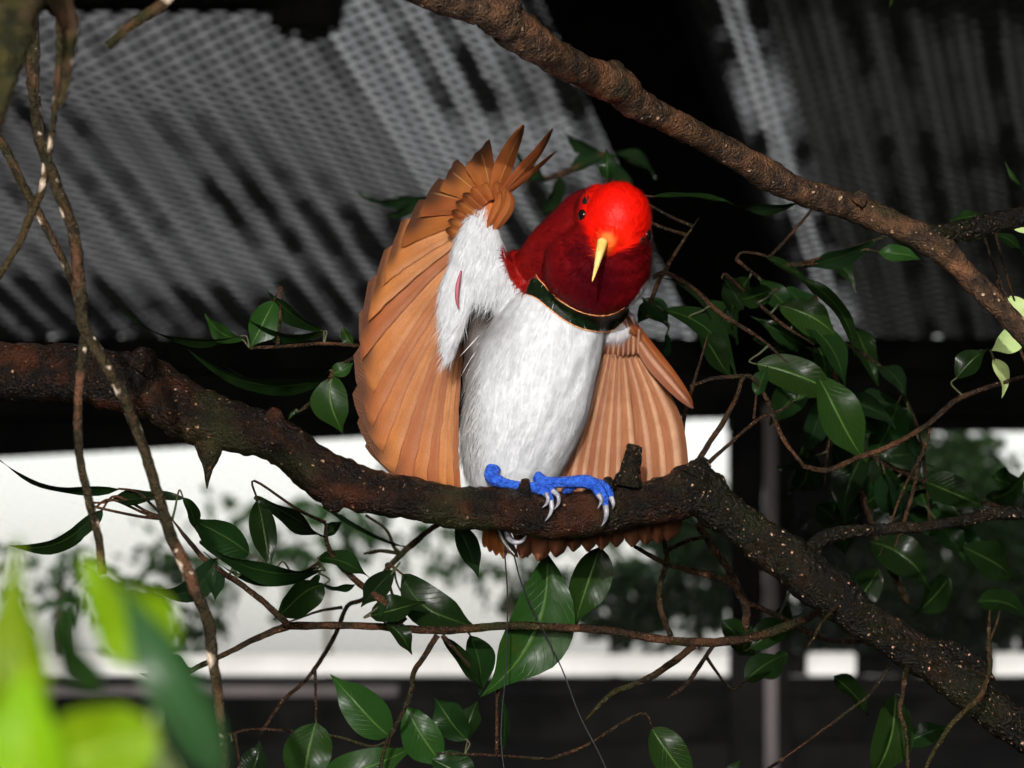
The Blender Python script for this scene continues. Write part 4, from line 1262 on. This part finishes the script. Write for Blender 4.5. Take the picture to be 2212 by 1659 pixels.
twig('knobbly reddish twig forking over the lower end of the thick branch', 2.44,
     [[(2138, 1318, 1.5), (2136, 1380, 5), (2138, 1440, 6), (2125, 1490, 6), (2108, 1515, 6), (2060, 1560, 6), (2020, 1620, 5), (1985, 1690, 5)],
      [(1960, 1440, 6, 2.48), (1955, 1465, 6), (1950, 1500, 5), (1944, 1540, 5), (1958, 1590, 4), (1962, 1690, 4)], [(1812, 1305, 4, 2.485), (1775, 1345, 4), (1758, 1378, 3.5), (1742, 1400, 1)],
      [(1920, 1440, 3, 2.48), (1878, 1500, 3), (1840, 1530, 3), (1760, 1590, 3), (1690, 1640, 1)], [(2138, 1385, 3), (2152, 1350, 3), (2160, 1318, 2)]],
     [((1935, 1500), (1872, 1705), 92, 14, dict(mat='leaf_mid', d=2.62)), ((1958, 1606), (2056, 1568), 52, 24, dict(mat='leaf', d=2.62)),
      ((1560, 1690), (1600, 1640), 30, 20, dict(mat='leaf', d=2.62))])

# dim leaves farther back on the right
rs = random.Random(5)
e = empty('leafy_twig', A(1850, 1000, 2.85), 'dim mass of dark leaves behind the long glinting twig', 'twig')
tube('stem', [(1760, 640, 2.8, 6), (1800, 800, 2.82, 6), (1840, 960, 2.85, 7), (1880, 1130, 2.88, 8), (1960, 1300, 2.9, 8)], MAT['twig'], e, n=8, seg=8, lump=.1, lumpf=300, seed=2)
tube('stem', [(1840, 960, 2.85, 6), (1950, 1020, 2.87, 5), (2100, 1080, 2.9, 5), (2240, 1110, 2.9, 4)], MAT['twig'], e, n=8, seg=8, lump=.1, lumpf=300, seed=3)
spots = [(1800, 960, 1860, 1100, 90), (1870, 1020, 1800, 1150, 90), (1960, 1100, 2130, 1180, 100), (2000, 1040, 2130, 1090, 80), (1760, 1090, 1830, 1210, 80), (1880, 1170, 2010, 1260, 90), (2080, 1180, 2200, 1250, 80),
         (1820, 860, 1900, 940, 60), (2140, 1030, 2230, 1090, 70), (1740, 960, 1700, 1080, 60), (1700, 620, 1800, 700, 55), (1900, 1230, 1840, 1330, 70), (2050, 1250, 1980, 1330, 80), (2110, 1300, 2230, 1330, 80),
         (1760, 560, 1850, 620, 50), (1840, 700, 1900, 830, 60), (1560, 1340, 1640, 1420, 70), (1700, 1410, 1620, 1470, 60), (1800, 1460, 1880, 1540, 70), (1520, 650, 1600, 740, 60)]
for i, (a, b, c, d_, w_) in enumerate(spots):
    leaf((a, b), (c, d_), w_, rs.uniform(10, 55), rs.uniform(2.78, 2.95), rs.uniform(-.02, .03), .08, rs.uniform(-.1, .1), .2, rs.choice(['leaf', 'leaf', 'leaf_dark']), e, .1, i)

ST = [c for P_ in ([(1590, 560, 2.75, 4), (1680, 640, 2.78, 4), (1760, 760, 2.8, 4), (1790, 900, 2.82, 4), (1780, 1050, 2.84, 4)],
                   [(1700, 700, 2.8, 4), (1820, 740, 2.82, 4), (1930, 820, 2.85, 4), (1990, 960, 2.88, 4), (2010, 1150, 2.9, 4)],
                   [(1840, 960, 2.85, 4), (1950, 1020, 2.87, 4), (2100, 1080, 2.9, 4), (2240, 1110, 2.9, 4)]) for c in catmull(P_, 8)]
for P_ in ([(1590, 560, 2.75, 4), (1680, 640, 2.78, 4), (1760, 760, 2.8, 4), (1790, 900, 2.82, 4), (1780, 1050, 2.84, 2)], [(1700, 700, 2.8, 4), (1820, 740, 2.82, 4), (1930, 820, 2.85, 4), (1990, 960, 2.88, 4), (2010, 1150, 2.9, 2)]):
    tube('stem', P_, MAT['twig'], e, n=8, seg=8, lump=.1, lumpf=300, seed=4)
for i in range(34):
    c = ST[rs.randrange(len(ST))]
    an = rs.gauss(90, 55); L_ = rs.uniform(80, 150); o_ = rs.uniform(8, 26)
    ux, uy = math.cos(R(an)), math.sin(R(an))
    b_ = (c[0] + ux * o_, c[1] + uy * o_)
    leaf(b_, (b_[0] + ux * L_, b_[1] + uy * L_), L_ * rs.uniform(.4, .58), rs.uniform(-65, 65), c[2], rs.uniform(-.03, .03), .1, 0, .2, rs.choice(['leaf', 'leaf', 'leaf_dark']), e, .1, 100 + i)
    petiole(e, b_, (b_[0] + ux * L_, b_[1] + uy * L_), c[2], [c])

# blurred foliage under the roof behind the bird
e = empty('leafy_twig', A(1150, 380, 3.6), 'blurred dark leafy twig hanging between bird and mesh ceiling', 'twig')
tube('stem', [(1310, 330, 3.6, 6), (1200, 380, 3.6, 6), (1080, 400, 3.62, 6), (900, 440, 3.65, 4)], MAT['twig'], e, n=8, seg=8, lump=.1, lumpf=300, seed=2)
for i, (a, b, c, d_, w_) in enumerate([(960, 425, 770, 432, 40), (900, 440, 830, 470, 34), (1180, 390, 1110, 330, 40), (1230, 370, 1340, 330, 46), (1210, 380, 1170, 470, 44), (1300, 330, 1210, 290, 36), (1330, 330, 1420, 380, 44), (1290, 340, 1380, 440, 50), (1060, 400, 980, 360, 36)]):
    leaf((a, b), (c, d_), w_, 45, 3.6, 0, .1, 0, .2, 'leaf_dark', e, .1, i)

# ---- hanging vines, left -------------------------------------------------
VD = 2.2
def vine(label, P, mat='vine', seed=0, extra=()):
    e = empty('hanging_vine', A(P[0][0], P[0][1], P[0][3] if len(P[0]) > 3 else VD), label, 'vine')
    for k, S in enumerate((P,) + tuple(extra)):
        tube('stem', [(q[0], q[1], q[3] if len(q) > 3 else VD, q[2]) for q in S], MAT[mat], e, n=10, seg=12, lump=.13, lumpf=230, seed=seed + k)
    return e
vine('long lichen spotted vine hanging from the mossy clump past the thick branch', [(66, -40, 17), (70, 120, 16), (76, 235, 13), (92, 320, 13), (122, 400, 13), (160, 510, 13), (172, 620, 14), (184, 715, 14), (225, 780, 13), (262, 850, 12), (298, 935, 12), (330, 1030, 12), (365, 1145, 13), (412, 1250, 14), (448, 1340, 13), (462, 1440, 12), (478, 1560, 10), (490, 1700, 9)], seed=40,
     extra=([(184, 705, 9), (176, 780, 10), (170, 850, 9), (168, 930, 10), (176, 1010, 9), (196, 1095, 10), (212, 1160, 9), (222, 1240, 10)],))
vine('short reddish twig with white glints dangling from the mossy clump', [(104, 330, 9), (90, 410, 9), (66, 465, 9), (44, 520, 8), (15, 570, 7), (-30, 640, 7)], 'vine', 50)
vine('slanting pinkish vine crossing behind the long lichen spotted vine', [(-40, 250, 9, 2.3), (10, 320, 10, 2.3), (60, 420, 10, 2.3), (110, 510, 9, 2.3), (152, 600, 8, 2.3), (178, 690, 7, 2.25)], 'vine', 60)
vine('thin straight dark vine hanging inside the mossy clump', [(128, -40, 10, 2.1), (130, 100, 9, 2.1), (120, 220, 7, 2.1), (108, 330, 6, 2.1)], 'vine', 70)
MAT['mossclump'] = bark('moss clump', (.012, .012, .004), (.045, .04, .012), (.1, .05, .03), (.5, .45, .4), 60, .2, .4, (.05, .055, .008))
e = empty('mossy_stem', A(20, -60, 1.9), 'thick blurred mossy stem above the vines', 'stem')
tube('stem', [(30, -140, 1.75, 84), (22, -10, 1.75, 66), (14, 110, 1.75, 44), (2, 200, 1.75, 30), (-36, 310, 1.75, 22)], MAT['mossclump'], e, n=10, seg=16, lump=.2, lumpf=120, seed=81)
tube('offshoot', [(40, -140, 1.8, 40), (95, -50, 1.8, 34), (130, 10, 1.8, 28), (150, 70, 1.8, 20), (146, 150, 1.8, 12), (130, 230, 1.8, 7)], MAT['mossclump'], e, n=8, seg=10, lump=.2, lumpf=160, seed=82)
vine('short blurred olive stub pointing down beside the purlin', [(392, -40, 12, 2.05), (352, 8, 13, 2.05), (290, 50, 12, 2.05), (232, 100, 9, 2.05)], 'mossclump' if False else 'vine', 90)

# ---- blurred lime leaves close to the lens -------------------------------------------------
YD = .95
e = empty('young_plant', A(150, 1950, YD), 'bright lime young leaves rising blurred at the lower corner', 'plant')
tube('stem', [(160, 2300, YD, 18), (165, 2000, YD, 14), (150, 1800, YD, 11), (110, 1600, YD, 8)], MAT['greentwig'], e, n=8, seg=8)
for i, (a, b, w_, ro, d_, m_) in enumerate([((45, 1680), (15, 1165), 140, 10, YD, 'leaf_lime'), ((70, 1900), (30, 1410), 190, 8, YD - .03, 'leaf_lime'),
        ((385, 1440), (165, 1215), 190, 20, YD + .04, 'leaf_lime'), ((480, 1680), (230, 1250), 120, 10, YD + .02, 'leaf_blue'), ((345, 1580), (40, 1650), 200, 6, YD - .03, 'leaf_lime'),
        ((310, 1790), (110, 1590), 210, 12, YD - .02, 'leaf_lime'), ((425, 1770), (318, 1545), 56, 15, YD, 'leaf_pale'), ((160, 1720), (50, 1570), 110, 20, YD + .03, 'leaf_blue'),
        ((215, 1500), (140, 1260), 100, 35, YD + .05, 'leaf_mid'), ((-70, 1560), (60, 1300), 150, 25, YD + .05, 'leaf_blue'), ((330, 1720), (250, 1500), 110, 35, YD + .06, 'leaf_mid')]):
    leaf(a, b, w_, ro, d_, 0, .1, .04, .25, m_, e, .12, i)
    petiole(e, a, b, d_, [np.array((165, 1950, YD, 12)), np.array((150, 1800, YD, 10)), np.array((110, 1600, YD, 8))])
